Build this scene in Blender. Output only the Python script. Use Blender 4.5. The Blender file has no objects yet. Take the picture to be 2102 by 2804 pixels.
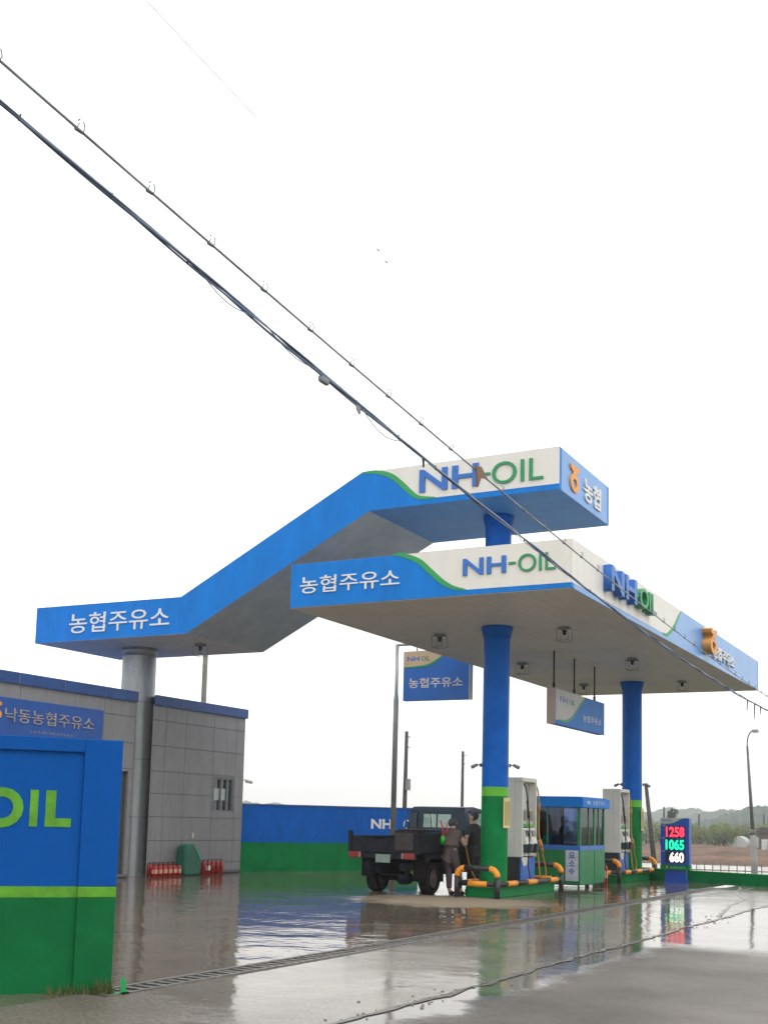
import bpy, bmesh, math, random
import numpy as np
from mathutils import Vector, Matrix
random.seed(7)
sc = bpy.context.scene
COL = sc.collection
V = Vector
rad = math.radians

# ------------------------------------------------------------------ camera
cam_d = bpy.data.cameras.new('camera')
cam = bpy.data.objects.new('camera', cam_d)
COL.objects.link(cam)
sc.camera = cam
yaw, pitch, roll = -0.495297395, 0.116269623, 0.024945109
f_ = V((math.sin(yaw)*math.cos(pitch), math.cos(yaw)*math.cos(pitch), math.sin(pitch)))
r_ = V((math.cos(yaw), -math.sin(yaw), 0))
u_ = r_.cross(f_)
cr, sr = math.cos(roll), math.sin(roll)
r2 = r_*cr + u_*sr
u2 = u_*cr - r_*sr
m = Matrix((( r2.x, u2.x, -f_.x, 0), (r2.y, u2.y, -f_.y, 0), (r2.z, u2.z, -f_.z, 1.55), (0, 0, 0, 1)))
cam.matrix_world = m
cam_d.sensor_fit = 'HORIZONTAL'
cam_d.sensor_width = 36
cam_d.lens = 3223.6/2102*36
cam_d.shift_y = (1868-1402)/2102
cam_d.clip_start = 0.05
cam_d.clip_end = 12000

# ------------------------------------------------------------------ world, sun, exposure
SUN_EL, SUN_ROT = 55, 120
w = bpy.data.worlds.new("World")
sc.world = w
w.use_nodes = True
nt = w.node_tree
nt.nodes.clear()
sky = nt.nodes.new('ShaderNodeTexSky'); sky.sky_type = 'NISHITA'; sky.sun_disc = False
sky.sun_elevation = rad(SUN_EL); sky.sun_rotation = rad(SUN_ROT)
sky.air_density = 1.0; sky.dust_density = 4.0
hs = nt.nodes.new('ShaderNodeHueSaturation'); hs.inputs['Saturation'].default_value = 0.25
tc = nt.nodes.new('ShaderNodeTexCoord')
nz = nt.nodes.new('ShaderNodeTexNoise'); nz.inputs['Scale'].default_value = 1.6; nz.inputs['Detail'].default_value = 4
mp = nt.nodes.new('ShaderNodeMapping'); mp.inputs['Scale'].default_value = (1, 1, 3)
cr_ = nt.nodes.new('ShaderNodeValToRGB')
cr_.color_ramp.elements[0].position = 0.3; cr_.color_ramp.elements[0].color = (15.0, 14.8, 14.2, 1)
cr_.color_ramp.elements[1].position = 0.75; cr_.color_ramp.elements[1].color = (19.0, 18.8, 18.2, 1)
mx = nt.nodes.new('ShaderNodeMix'); mx.data_type = 'RGBA'; mx.inputs[0].default_value = 0.88
bg = nt.nodes.new('ShaderNodeBackground'); bg.inputs['Strength'].default_value = 0.1
wo = nt.nodes.new('ShaderNodeOutputWorld')
nt.links.new(tc.outputs['Generated'], mp.inputs['Vector']); nt.links.new(mp.outputs[0], nz.inputs['Vector'])
nt.links.new(nz.outputs['Fac'], cr_.inputs['Fac'])
nt.links.new(sky.outputs[0], hs.inputs['Color']); nt.links.new(hs.outputs[0], mx.inputs[6])
nt.links.new(cr_.outputs[0], mx.inputs[7]); nt.links.new(mx.outputs[2], bg.inputs['Color'])
nt.links.new(bg.outputs[0], wo.inputs['Surface'])

sl = bpy.data.lights.new('sun', 'SUN'); sl.energy = 0.6; sl.angle = rad(20); sl.color = (1, .96, .9)
so = bpy.data.objects.new('sun', sl); COL.objects.link(so)
sd = V((math.sin(rad(SUN_ROT))*math.cos(rad(SUN_EL)), math.cos(rad(SUN_ROT))*math.cos(rad(SUN_EL)), math.sin(rad(SUN_EL))))
so.rotation_euler = sd.to_track_quat('Z', 'Y').to_euler()

sc.view_settings.view_transform = 'Standard'
sc.view_settings.look = 'None'
sc.view_settings.exposure = 0.0
sc.view_settings.gamma = 1.0

# ------------------------------------------------------------------ materials
MATS = {}
def mat(name, col, rough=.5, metal=0, var=.08, scale=2.5, bump=0, bscale=40, spec=.5, coat=0, streak=0):
    if name in MATS: return MATS[name]
    m = bpy.data.materials.new(name); m.use_nodes = True
    n = m.node_tree; b = n.nodes['Principled BSDF']
    b.inputs['Roughness'].default_value = rough
    b.inputs['Metallic'].default_value = metal
    b.inputs['Specular IOR Level'].default_value = spec
    b.inputs['Coat Weight'].default_value = coat
    b.inputs['Coat Roughness'].default_value = .12
    g = n.nodes.new('ShaderNodeNewGeometry')
    t = n.nodes.new('ShaderNodeTexNoise'); t.inputs['Scale'].default_value = scale; t.inputs['Detail'].default_value = 6
    t.inputs['Roughness'].default_value = .65
    if streak:
        mm = n.nodes.new('ShaderNodeMapping'); mm.inputs['Scale'].default_value = (streak, streak, 1)
        n.links.new(g.outputs['Position'], mm.inputs['Vector']); n.links.new(mm.outputs[0], t.inputs['Vector'])
    else:
        n.links.new(g.outputs['Position'], t.inputs['Vector'])
    r = n.nodes.new('ShaderNodeValToRGB')
    r.color_ramp.elements[0].position = .3; r.color_ramp.elements[1].position = .72
    r.color_ramp.elements[0].color = (*[c*(1-var*1.6) for c in col], 1)
    r.color_ramp.elements[1].color = (*[min(1, c*(1+var)) for c in col], 1)
    n.links.new(t.outputs['Fac'], r.inputs['Fac']); n.links.new(r.outputs[0], b.inputs['Base Color'])
    if bump:
        t2 = n.nodes.new('ShaderNodeTexNoise'); t2.inputs['Scale'].default_value = bscale; t2.inputs['Detail'].default_value = 4
        n.links.new(g.outputs['Position'], t2.inputs['Vector'])
        bp = n.nodes.new('ShaderNodeBump'); bp.inputs['Strength'].default_value = bump; bp.inputs['Distance'].default_value = .02
        n.links.new(t2.outputs['Fac'], bp.inputs['Height']); n.links.new(bp.outputs[0], b.inputs['Normal'])
    MATS[name] = m
    return m

def emis(name, col, s):
    m = bpy.data.materials.new(name); m.use_nodes = True
    b = m.node_tree.nodes['Principled BSDF']
    b.inputs['Base Color'].default_value = (*[c*.3 for c in col], 1)
    b.inputs['Emission Color'].default_value = (*col, 1); b.inputs['Emission Strength'].default_value = s
    return m

def glass(name, tint, trans=.6):
    m = bpy.data.materials.new(name); m.use_nodes = True
    n = m.node_tree; n.nodes.clear()
    o = n.nodes.new('ShaderNodeOutputMaterial'); t = n.nodes.new('ShaderNodeBsdfTransparent'); t.inputs[0].default_value = (*tint, 1)
    g = n.nodes.new('ShaderNodeBsdfGlossy'); g.inputs['Roughness'].default_value = .03; g.inputs[0].default_value = (.9, .95, 1, 1)
    fr = n.nodes.new('ShaderNodeFresnel'); fr.inputs['IOR'].default_value = 1.5
    x = n.nodes.new('ShaderNodeMixShader')
    n.links.new(fr.outputs[0], x.inputs[0]); n.links.new(t.outputs[0], x.inputs[1]); n.links.new(g.outputs[0], x.inputs[2])
    n.links.new(x.outputs[0], o.inputs['Surface'])
    return m

BLUE = mat('fascia_blue', (.003, .20, .68), .45, var=.10, scale=1.2, spec=.15, streak=3)
PBLUE = mat('pillar_blue', (.002, .13, .58), .4, var=.1, spec=.12)
GREEN = mat('painted_green', (.002, .20, .055), .5, var=.15, spec=.1)
LGREEN = mat('light_green', (.11, .50, .015), .45, var=.1)
STRIPE = mat('stripe_green', (.015, .33, .09), .45, var=.05)
CREAM = mat('fascia_cream', (.76, .745, .705), .4, var=.035, scale=1.5, streak=3)
WHITE = mat('white_letter', (.78, .78, .78), .45, var=.05)
LBLUE = mat('letter_blue', (.015, .15, .55), .4, var=.06)
LGRN = mat('letter_green', (.01, .27, .10), .4, var=.06)
ORANGE = mat('logo_orange', (.85, .33, .04), .45, var=.06)
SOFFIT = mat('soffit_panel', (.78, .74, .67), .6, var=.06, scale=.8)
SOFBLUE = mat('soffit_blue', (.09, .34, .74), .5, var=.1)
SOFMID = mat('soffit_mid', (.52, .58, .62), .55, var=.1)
STEEL = mat('grey_steel', (.33, .35, .37), .38, metal=.5, var=.12, streak=3)
GREYP = mat('grey_panel', (.235, .237, .248), .5, var=.1, scale=1.2, streak=4)
GREYJ = mat('panel_joint', (.15, .15, .16), .8)
NAVY = mat('roof_trim_navy', (.02, .075, .26), .45, var=.15)
BLACK = mat('black_paint', (.014, .014, .016), .45, var=.2)
YOR = mat('barrier_orange', (.90, .33, .02), .45, var=.12, scale=6)
PWHITE = mat('pump_white', (.66, .67, .64), .4, var=.06)
CONC = mat('old_concrete', (.33, .32, .30), .8, var=.15, bump=.3)
CONCPOLE = mat('pole_concrete', (.14, .14, .135), .8, var=.2)
DARKPOLE = mat('pole_dark', (.05, .055, .055), .8, var=.3)
RUBBER = mat('tyre_rubber', (.010, .010, .012), .8, var=.2, spec=.2)
RED = mat('extinguisher_red', (.42, .025, .02), .35, var=.15, scale=9)
SKIN = mat('skin', (.48, .27, .18), .6, var=.06, scale=12)

# ------------------------------------------------------------------ mesh helpers
class MB:
    def __init__(s): s.bm = bmesh.new(); s.mi = 0
    def face(s, pts, mi=None):
        vs = [s.bm.verts.new(p) for p in pts]
        f = s.bm.faces.new(vs); f.material_index = s.mi if mi is None else mi
        return f
    def box(s, a, b, mi=None, rz=0, c=None):
        x0, y0, z0 = a; x1, y1, z1 = b
        P = [V(p) for p in ((x0,y0,z0),(x1,y0,z0),(x1,y1,z0),(x0,y1,z0),(x0,y0,z1),(x1,y0,z1),(x1,y1,z1),(x0,y1,z1))]
        if rz:
            c = V(c) if c else V(((x0+x1)/2, (y0+y1)/2, 0))
            R = Matrix.Rotation(rz, 3, 'Z')
            P = [R @ (p-c) + c for p in P]
        vs = [s.bm.verts.new(p) for p in P]
        for q in ((0,3,2,1),(4,5,6,7),(0,1,5,4),(1,2,6,5),(2,3,7,6),(3,0,4,7)):
            f = s.bm.faces.new([vs[i] for i in q]); f.material_index = s.mi if mi is None else mi
        return s
    def prism(s, poly, o, u, v, d, mi=None):
        """poly 2D in frame o,u,v, extruded along vector d"""
        o, u, v, d = V(o), V(u), V(v), V(d)
        a = [s.bm.verts.new(o + u*p[0] + v*p[1]) for p in poly]
        b = [s.bm.verts.new(o + u*p[0] + v*p[1] + d) for p in poly]
        k = s.mi if mi is None else mi
        fs = [s.bm.faces.new(a), s.bm.faces.new(b[::-1])]
        for i in range(len(poly)):
            j = (i+1) % len(poly)
            fs.append(s.bm.faces.new((a[i], b[i], b[j], a[j])))
        for f in fs: f.material_index = k
        return s
    def tube(s, pts, r, seg=10, mi=None, cap=True, smooth=True):
        pts = [V(p) for p in pts]
        rs = r if isinstance(r, (list, tuple)) else [r]*len(pts)
        rings = []
        up = V((0, 0, 1))
        prev = None
        for i, p in enumerate(pts):
            if i == 0: t = pts[1]-pts[0]
            elif i == len(pts)-1: t = pts[-1]-pts[-2]
            else: t = (pts[i+1]-p).normalized() + (p-pts[i-1]).normalized()
            t.normalize()
            if prev is None:
                a = t.cross(up) if abs(t.z) < .95 else t.cross(V((1, 0, 0)))
            else:
                a = prev - t*prev.dot(t)
            a.normalize(); prev = a
            b = t.cross(a)
            rings.append([s.bm.verts.new(p + (a*math.cos(2*math.pi*k/seg) + b*math.sin(2*math.pi*k/seg))*rs[i]) for k in range(seg)])
        k_ = s.mi if mi is None else mi
        for i in range(len(rings)-1):
            for k in range(seg):
                f = s.bm.faces.new((rings[i][k], rings[i][(k+1) % seg], rings[i+1][(k+1) % seg], rings[i+1][k]))
                f.material_index = k_; f.smooth = smooth
        if cap:
            f = s.bm.faces.new(rings[0][::-1]); f.material_index = k_
            f = s.bm.faces.new(rings[-1]); f.material_index = k_
        return s
    def build(s, name, mats, parent=None, bevel=0, origin=None):
        if not isinstance(mats, (list, tuple)): mats = [mats]
        bmesh.ops.recalc_face_normals(s.bm, faces=s.bm.faces)
        me = bpy.data.meshes.new(name)
        if origin is not None:
            bmesh.ops.translate(s.bm, verts=s.bm.verts, vec=-V(origin))
        s.bm.to_mesh(me); s.bm.free()
        for m_ in mats: me.materials.append(m_)
        o = bpy.data.objects.new(name, me); COL.objects.link(o)
        if origin is not None: o.location = origin
        if bevel:
            md = o.modifiers.new('bevel', 'BEVEL'); md.width = bevel; md.segments = 2; md.limit_method = 'ANGLE'
        if parent is not None: link(o, parent)
        return o

def link(o, parent):
    o.parent = parent
    o.matrix_parent_inverse = Matrix.Translation(parent.location).inverted() if tuple(parent.rotation_euler) == (0, 0, 0) else parent.matrix_basis.inverted()

def tag(o, label, cat, group=None):
    o['label'] = label; o['category'] = cat
    if group: o['group'] = group
    return o
def thing(name, label, cat, loc=(0, 0, 0), group=None):
    o = bpy.data.objects.new(name, None); COL.objects.link(o); o.location = loc
    o.empty_display_size = .2
    return tag(o, label, cat, group)
def struct(o, kind='structure'):
    o['kind'] = kind
    return o
def dup(root, delta, label=None, group=None):
    r = root.copy(); COL.objects.link(r); r.location = V(root.location) + V(delta)
    if label: r['label'] = label
    if group: r['group'] = group
    for ch in [o for o in bpy.data.objects if o.parent == root]:
        c = ch.copy(); COL.objects.link(c); c.parent = r
        for g in [o for o in bpy.data.objects if o.parent == ch]:
            d = g.copy(); COL.objects.link(d); d.parent = c
    return r

def arc(cx, cy, r0, a0, a1, n=8):
    return [(cx + r0*math.cos(a0+(a1-a0)*i/n), cy + r0*math.sin(a0+(a1-a0)*i/n)) for i in range(n+1)]

def lettering(body, o, u, v, wd, ht, mt, parent, depth=.01, bold=0.0, name='lettering', shear=0):
    """write `body` with its lower left corner at o, filling wd along u and ht along v, standing `depth` off the surface"""
    c = bpy.data.curves.new(name, 'FONT'); c.body = body; c.offset = bold; c.extrude = .5; c.resolution_u = 4
    c.fill_mode = 'BOTH'
    t = bpy.data.objects.new(name, c); COL.objects.link(t)
    dg = bpy.context.evaluated_depsgraph_get()
    me = bpy.data.meshes.new_from_object(t.evaluated_get(dg))
    bpy.data.objects.remove(t)
    co = np.array([x.co[:] for x in me.vertices])
    lo, hi = co.min(0), co.max(0)
    u, v, o = V(u).normalized(), V(v).normalized(), V(o)
    n = u.cross(v)
    for x in me.vertices:
        a = (x.co.x-lo[0])/(hi[0]-lo[0])*wd; b = (x.co.y-lo[1])/(hi[1]-lo[1])*ht; d = (x.co.z-lo[2])/(hi[2]-lo[2])*depth
        x.co = o + u*(a+shear*b) + v*b + n*d
    me.materials.clear(); me.materials.append(mt)
    me.name = name
    ob = bpy.data.objects.new(name, me); COL.objects.link(ob)
    if parent is not None: link(ob, parent)
    return ob

def logo(o, u, v, wd, ht, parent, depth=.01, mt=None):
    """orange ring with a notched sprout on top"""
    o, u, v = V(o), V(u).normalized(), V(v).normalized(); n = u.cross(v)
    mb = MB(); N = 28
    cx, cy, rx, ry = .5, .33, .46, .33
    def pt(a, k): return (cx + rx*k*math.cos(a), cy + ry*k*math.sin(a))
    ring = []
    for k in (1, .46):
        for dd in (0, depth):
            ring.append([mb.bm.verts.new(o + u*(pt(2*math.pi*i/N, k)[0]*wd) + v*(pt(2*math.pi*i/N, k)[1]*ht) + n*dd) for i in range(N)])
    for i in range(N):
        j = (i+1) % N
        mb.bm.faces.new((ring[1][i], ring[1][j], ring[3][j], ring[3][i]))
        mb.bm.faces.new((ring[0][i], ring[0][j], ring[1][j], ring[1][i]))
        mb.bm.faces.new((ring[2][i], ring[3][i], ring[3][j], ring[2][j]))
    top = [(.30, .60), (.70, .60), (.66, .72), (.92, .80), (.96, .92), (.80, 1.0), (.62, .95), (.5, .84), (.38, .95), (.20, 1.0), (.04, .92), (.08, .80), (.34, .72)]
    mb.prism([(a*wd, b*ht) for a, b in top], o, u, v, n*depth*1.04)
    return mb.build('emblem', mt or ORANGE, parent)

def swoosh(panel_pts, curve, o, u, v, n, parent, stripe=.10, lift=.004, cream=None, sm=None):
    """flat coloured areas applied on a fascia: light panel and green stripe following a curve"""
    o, u, v, n = V(o), V(u), V(v), V(n)
    mb = MB(); mb.prism(panel_pts, o+n*.0005, u, v, n*lift); mb.build('cream_panel', cream or CREAM, parent)
    # stripe
    mb = MB(); k = len(curve)
    L = []
    for i, c in enumerate(curve):
        t = i/(k-1); wv = stripe*(math.sin(math.pi*min(1, max(0, t*.92+.04)))**.7)
        a = V(curve[max(0, i-1)]); b = V(curve[min(k-1, i+1)]); d = (b-a).normalized(); nn = V((-d.y, d.x))
        L.append((V(c)+nn*wv*.5, V(c)-nn*wv*.5))
    poly = [tuple(p[0]) for p in L] + [tuple(p[1]) for p in reversed(L)]
    mb.prism(poly, o+n*.001, u, v, n*(lift+.003)); mb.build('green_stripe', sm or STRIPE, parent)

def smooth_curve(pts, n=24):
    P = [V(p) for p in pts]; out = []
    P = [P[0]*2-P[1]] + P + [P[-1]*2-P[-2]]
    seg = len(P)-3
    for i in range(seg):
        for j in range(max(2, n//seg)):
            t = j/max(2, n//seg)
            p0, p1, p2, p3 = P[i:i+4]
            out.append(.5*((2*p1) + (p2-p0)*t + (2*p0-5*p1+4*p2-p3)*t*t + (3*p1-p0-3*p2+p3)*t**3))
    out.append(P[-2])
    return out

# ================================================================== SETTING
def wet_material(name, c0, c1, kind):
    m = bpy.data.materials.new(name); m.use_nodes = True
    n = m.node_tree; b = n.nodes['Principled BSDF']; L = n.links
    g = n.nodes.new('ShaderNodeNewGeometry')
    def noise(scale, detail=5, rough=.6, sx=1, sy=1):
        mm = n.nodes.new('ShaderNodeMapping'); mm.inputs['Scale'].default_value = (sx, sy, 1)
        t = n.nodes.new('ShaderNodeTexNoise'); t.inputs['Scale'].default_value = scale; t.inputs['Detail'].default_value = detail; t.inputs['Roughness'].default_value = rough
        L.new(g.outputs['Position'], mm.inputs[0]); L.new(mm.outputs[0], t.inputs['Vector']); return t
    def ramp(src, p0, v0, p1, v1):
        r = n.nodes.new('ShaderNodeMapRange'); r.clamp = True; r.inputs[1].default_value = p0; r.inputs[3].default_value = v0; r.inputs[2].default_value = p1; r.inputs[4].default_value = v1
        L.new(src, r.inputs[0]); return r
    def mth(op, a, bb):
        q = n.nodes.new('ShaderNodeMath'); q.operation = op; q.use_clamp = False
        for i, x in enumerate((a, bb)):
            if isinstance(x, (int, float)): q.inputs[i].default_value = x
            else: L.new(x, q.inputs[i])
        return q.outputs[0]
    t = noise(.55, 8, .65); r = n.nodes.new('ShaderNodeValToRGB')
    r.color_ramp.elements[0].position = .3; r.color_ramp.elements[0].color = (*c0, 1)
    r.color_ramp.elements[1].position = .7; r.color_ramp.elements[1].color = (*c1, 1)
    L.new(t.outputs['Fac'], r.inputs[0])
    fine = noise(60 if kind == 'road' else 25, 3, .7)
    fr = ramp(fine.outputs['Fac'], .3, .45, .7, 1.55)
    mixc = n.nodes.new('ShaderNodeMix'); mixc.data_type = 'RGBA'; mixc.blend_type = 'MULTIPLY'; mixc.inputs[0].default_value = .8
    L.new(r.outputs[0], mixc.inputs[6]); L.new(fr.outputs[0], mixc.inputs[7]); L.new(mixc.outputs[2], b.inputs['Base Color'])
    # how much standing water there is (0 damp, 1 film of water)
    big = noise(.30, 4, .55, 1.0, .6)
    sep = n.nodes.new('ShaderNodeSeparateXYZ'); L.new(g.outputs['Position'], sep.inputs[0])
    b.inputs['IOR'].default_value = 1.36 if kind == 'lot' else 1.33
    if kind == 'lot':
        wet = ramp(big.outputs['Fac'], .22, .35, .42, 1)
        # sheltered drier concrete round the first pump island
        dx = mth('MULTIPLY', mth('SUBTRACT', sep.outputs[0], -9.8), .52)
        dy = mth('MULTIPLY', mth('SUBTRACT', sep.outputs[1], 21.2), .58)
        dd = mth('SQRT', mth('ADD', mth('MULTIPLY', dx, dx), mth('MULTIPLY', dy, dy)), 0)
        dd = mth('ADD', dd, mth('MULTIPLY', mth('SUBTRACT', noise(1.3).outputs['Fac'], .5), 1.1))
        dry = ramp(dd, .62, 0, 1.20, 1)
        mixd = n.nodes.new('ShaderNodeMix'); mixd.data_type = 'RGBA'; mixd.inputs[6].default_value = (.27, .225, .17, 1)
        L.new(dry.outputs[0], mixd.inputs[0]); L.new(mixc.outputs[2], mixd.inputs[7]); L.new(mixd.outputs[2], b.inputs['Base Color'])
        wetv = mth('MULTIPLY', wet.outputs[0], dry.outputs[0])
        rr = n.nodes.new('ShaderNodeMapRange'); rr.inputs[3].default_value = .62; rr.inputs[4].default_value = .035
        L.new(wetv, rr.inputs[0]); L.new(rr.outputs[0], b.inputs['Roughness'])
        spec = n.nodes.new('ShaderNodeMapRange'); spec.inputs[3].default_value = .12; spec.inputs[4].default_value = .5
        L.new(wetv, spec.inputs[0]); L.new(spec.outputs[0], b.inputs['Specular IOR Level'])
        b1, b2, d1, d2 = 1.1, 6, .020, .0026
    elif kind == 'strip':
        wet = ramp(big.outputs['Fac'], .34, .45, .56, 1)
        dx = mth('ADD', sep.outputs[0], 6.9); dy = mth('SUBTRACT', sep.outputs[1], 7.0)
        dd = mth('SQRT', mth('ADD', mth('MULTIPLY', dx, dx), mth('MULTIPLY', dy, dy)), 0)
        dd = mth('ADD', dd, mth('MULTIPLY', mth('SUBTRACT', noise(2.3).outputs['Fac'], .5), 1.6))
        mud = ramp(dd, .9, 0, 1.5, 1)
        wet = ramp(mth('MULTIPLY', wet.outputs[0], mud.outputs[0]), 0, 0, 1, 1)
        sp = ramp(wet.outputs[0], 0, .10, 1, .26); L.new(sp.outputs[0], b.inputs['Specular IOR Level'])
        rr = ramp(wet.outputs[0], 0, .42, 1, .05); L.new(rr.outputs[0], b.inputs['Roughness'])
        b1, b2, d1, d2 = 1.3, 9, .011, .0012
    else:
        # road: water lies along the joint from about thirteen metres on, the rest is damp coarse asphalt
        # water stands in the gutter beside the joint and covers the lane further on
        wob = mth('MULTIPLY', mth('SUBTRACT', noise(1.6).outputs['Fac'], .5), 1.0)
        near = mth('MULTIPLY', mth('SUBTRACT', mth('ADD', -3.95, wob), sep.outputs[0]), 3.2)
        far = mth('MULTIPLY', mth('SUBTRACT', mth('ADD', sep.outputs[1], wob), 15.1), 1.1)
        yy = ramp(mth('MAXIMUM', near, far), 0, 0, 1, 1)
        rr = ramp(yy.outputs[0], 0, .42, 1, .05); L.new(rr.outputs[0], b.inputs['Roughness'])
        sp = ramp(yy.outputs[0], 0, .30, 1, .5); L.new(sp.outputs[0], b.inputs['Specular IOR Level'])
        b1, b2, d1, d2 = 1.2, 90, .007, .0030
        DRYB = ramp(yy.outputs[0], 0, 1, 1, .06).outputs[0]
    w1 = noise(b1, 3, .5, 1, 1); w2 = noise(b2, 4, .6)
    w2h = mth('MULTIPLY', w2.outputs['Fac'], d2)
    if kind == 'road': w2h = mth('MULTIPLY', w2h, DRYB)
    h = mth('ADD', mth('MULTIPLY', w1.outputs['Fac'], d1), w2h)
    bp = n.nodes.new('ShaderNodeBump'); bp.inputs['Strength'].default_value = 1; bp.inputs['Distance'].default_value = 1
    L.new(h, bp.inputs['Height']); L.new(bp.outputs[0], b.inputs['Normal'])
    return m

WET_LOT = wet_material('wet_concrete', (.105, .085, .066), (.18, .150, .118), 'lot')
WET_STRIP = wet_material('wet_apron', (.115, .103, .088), (.19, .172, .148), 'strip')
WET_ROAD = wet_material('wet_asphalt', (.060, .053, .047), (.165, .150, .137), 'road')

# directions of the plot boundary behind the station
BW0 = V((-19.235, 27.38, 0)); BWD = V((.36, .93, 0)).normalized()
KB = V((-8.33, 33.97, 0)); KD = V((.93, -.36, 0)).normalized()

def sheet(name, x0, y0, x1, y1, z, m, nx=1, ny=1):
    mb = MB()
    mb.face([(x0, y0, z), (x1, y0, z), (x1, y1, z), (x0, y1, z)])
    return struct(mb.build(name, m))
# lot between the grate and the rear boundary (polygon), apron strip, road
mb = MB()
c_corner = KB + KD*(-7.81)
mb.face([(-7.14, -12, 0), (-7.14, KB.y + (-7.14-KB.x)/KD.x*KD.y, 0), (c_corner.x, c_corner.y, 0), (-19.6, 26.5, 0), (-27, 26.5, 0), (-27, -12, 0)])
struct(mb.build('forecourt', WET_LOT))
mb = MB()
mb.face([(-4.62, -12, 0), (-4.62, KB.y + (-4.62-KB.x)/KD.x*KD.y, 0), (-6.84, KB.y + (-6.84-KB.x)/KD.x*KD.y, 0), (-6.84, -12, 0)])
struct(mb.build('forecourt_apron', WET_STRIP))
sheet('forecourt_edge', -7.139, -12, -6.841, 7.9, 0, WET_STRIP)
sheet('road', -4.66, -40, 9, 90, -.003, WET_ROAD)
# ragged joint between apron and asphalt
JN = mat('joint_grit', (.12, .11, .10), .28, var=.5, scale=9, bump=.25, bscale=30)
mb = MB(); y = -12; prevp = None
while y < 32:
    x = -4.60 + random.uniform(-.05, .05) + .04*math.sin(y*1.3); wd = random.uniform(.015, .045)
    cur = (x-wd, x+wd, y)
    if prevp:
        mb.face([(prevp[0], prevp[2], .004), (prevp[1], prevp[2], .004), (cur[1], cur[2], .004), (cur[0], cur[2], .004)])
    prevp = cur; y += random.uniform(.12, .35)
struct(mb.build('pavement_joint', JN))
mb = MB()
for i in range(150):
    yy = random.uniform(6, 22); xx = -4.6 + random.gauss(0, .12); s_ = random.uniform(.004, .012)
    mb.box((xx-s_, yy-s_, .0), (xx+s_, yy+s_*1.2, s_*.8), rz=random.uniform(0, 3))
struct(mb.build('grit', mat('grit_stone', (.25, .23, .21), .6, var=.3, scale=30)), 'stuff')
# thin cracks in the slab
def crack(pts, wd, name='pavement_crack'):
    mb = MB(); P = []
    for i in range(len(pts)-1):
        a, b = V(pts[i]), V(pts[i+1]); n = max(2, int((b-a).length/.3))
        for j in range(n): P.append(a.lerp(b, j/n) + V((random.uniform(-.03, .03), 0)))
    P.append(V(pts[-1]))
    for i in range(len(P)-1):
        mb.face([(P[i].x-wd, P[i].y, .004), (P[i].x+wd, P[i].y, .004), (P[i+1].x+wd, P[i+1].y, .004), (P[i+1].x-wd, P[i+1].y, .004)])
    struct(mb.build(name, JN))
crack([(-6.55, 26.2), (-6.3, 30), (-6.18, 33.0)], .03)
crack([(-6.70, 33.1), (-6.1, 29.5), (-5.4, 26.9), (-5.2, 24.5), (-4.7, 21.2)], .035)
crack([(-10.9, 12.0), (-9.6, 13.2), (-8.6, 15.5), (-7.2, 16.4)], .012)

# drain grate: channel, bars
GR = mat('grate_steel', (.17, .16, .15), .45, metal=.4, var=.3, scale=8)
dg_ = thing('drain_grate', 'long rusty grey drain grate crossing the wet forecourt', 'drain', (-6.99, 17, 0))
mb = MB(); mb.box((-7.14, 7.9, -.12), (-6.84, 31.5, -.10)); mb.build('channel_floor', BLACK, dg_)
mb = MB()
mb.box((-7.16, 7.9, -.09), (-7.11, 31.5, .012)); mb.box((-6.87, 7.9, -.09), (-6.83, 31.5, .012))
mb.build('edge_angle', GR, dg_)
mb = MB(); y = 7.95
while y < 31.4:
    mb.box((-7.11, y, -.03), (-6.87, y+.06, .004 + random.uniform(-.003, .003))); y += .15
mb.build('grating', GR, dg_)

# terrain beyond the plot: one sheet reaching the horizon
SOIL = mat('red_soil', (.135, .068, .036), .9, var=.45, scale=.09, bump=.6, bscale=1.5)
FIELD = mat('field_ground', (.10, .10, .05), .9, var=.4, scale=.02)
def terr_z(x, y):
    s = (V((x, y, 0)) - KB).dot(V((.36, .93, 0)))
    s2 = (V((x, y, 0)) - BW0).dot(V((-.93, .36, 0)))
    s = max(s, s2)
    if s < .4: return -.35
    t = min(1, (s-.4)/9)
    return -.35 - (1.7-.35)*t*t*(3-2*t)
xs = sorted(set([-1400, -900, -500, -300, -200, -150, -110] + list(range(-90, 40, 5)) + [60, 100, 200, 500, 900]))
ys = sorted(set([-200, -100, -40] + list(range(-20, 100, 5)) + [110, 130, 160, 200, 260, 350, 500, 900, 1450]))
mb = MB(); G = [[mb.bm.verts.new((x, y, terr_z(x, y))) for x in xs] for y in ys]
for j in range(len(ys)-1):
    for i in range(len(xs)-1): mb.bm.faces.new((G[j][i], G[j][i+1], G[j+1][i+1], G[j+1][i]))
struct(mb.build('ground', FIELD))

def pol(az, d, z): a = rad(az); return V((math.sin(a)*d, math.cos(a)*d, z))
def strip_poly(name, azs, d0, d1, z, m, jit=0):
    mb = MB(); n = 60
    A = [pol(azs[0]+(azs[1]-azs[0])*i/n, d0+random.uniform(-jit, jit), z) for i in range(n+1)]
    B = [pol(azs[0]+(azs[1]-azs[0])*i/n, d1+random.uniform(-jit, jit), z+.0) for i in range(n+1)]
    for i in range(n): mb.face([A[i], A[i+1], B[i+1], B[i]])
    return struct(mb.build(name, m))
WROAD = mat('far_wet_road', (.42, .42, .41), .12, var=.1, scale=.3)
strip_poly('far_road', (-32, -2), 60, 108, -1.69, WROAD, .3)
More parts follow.
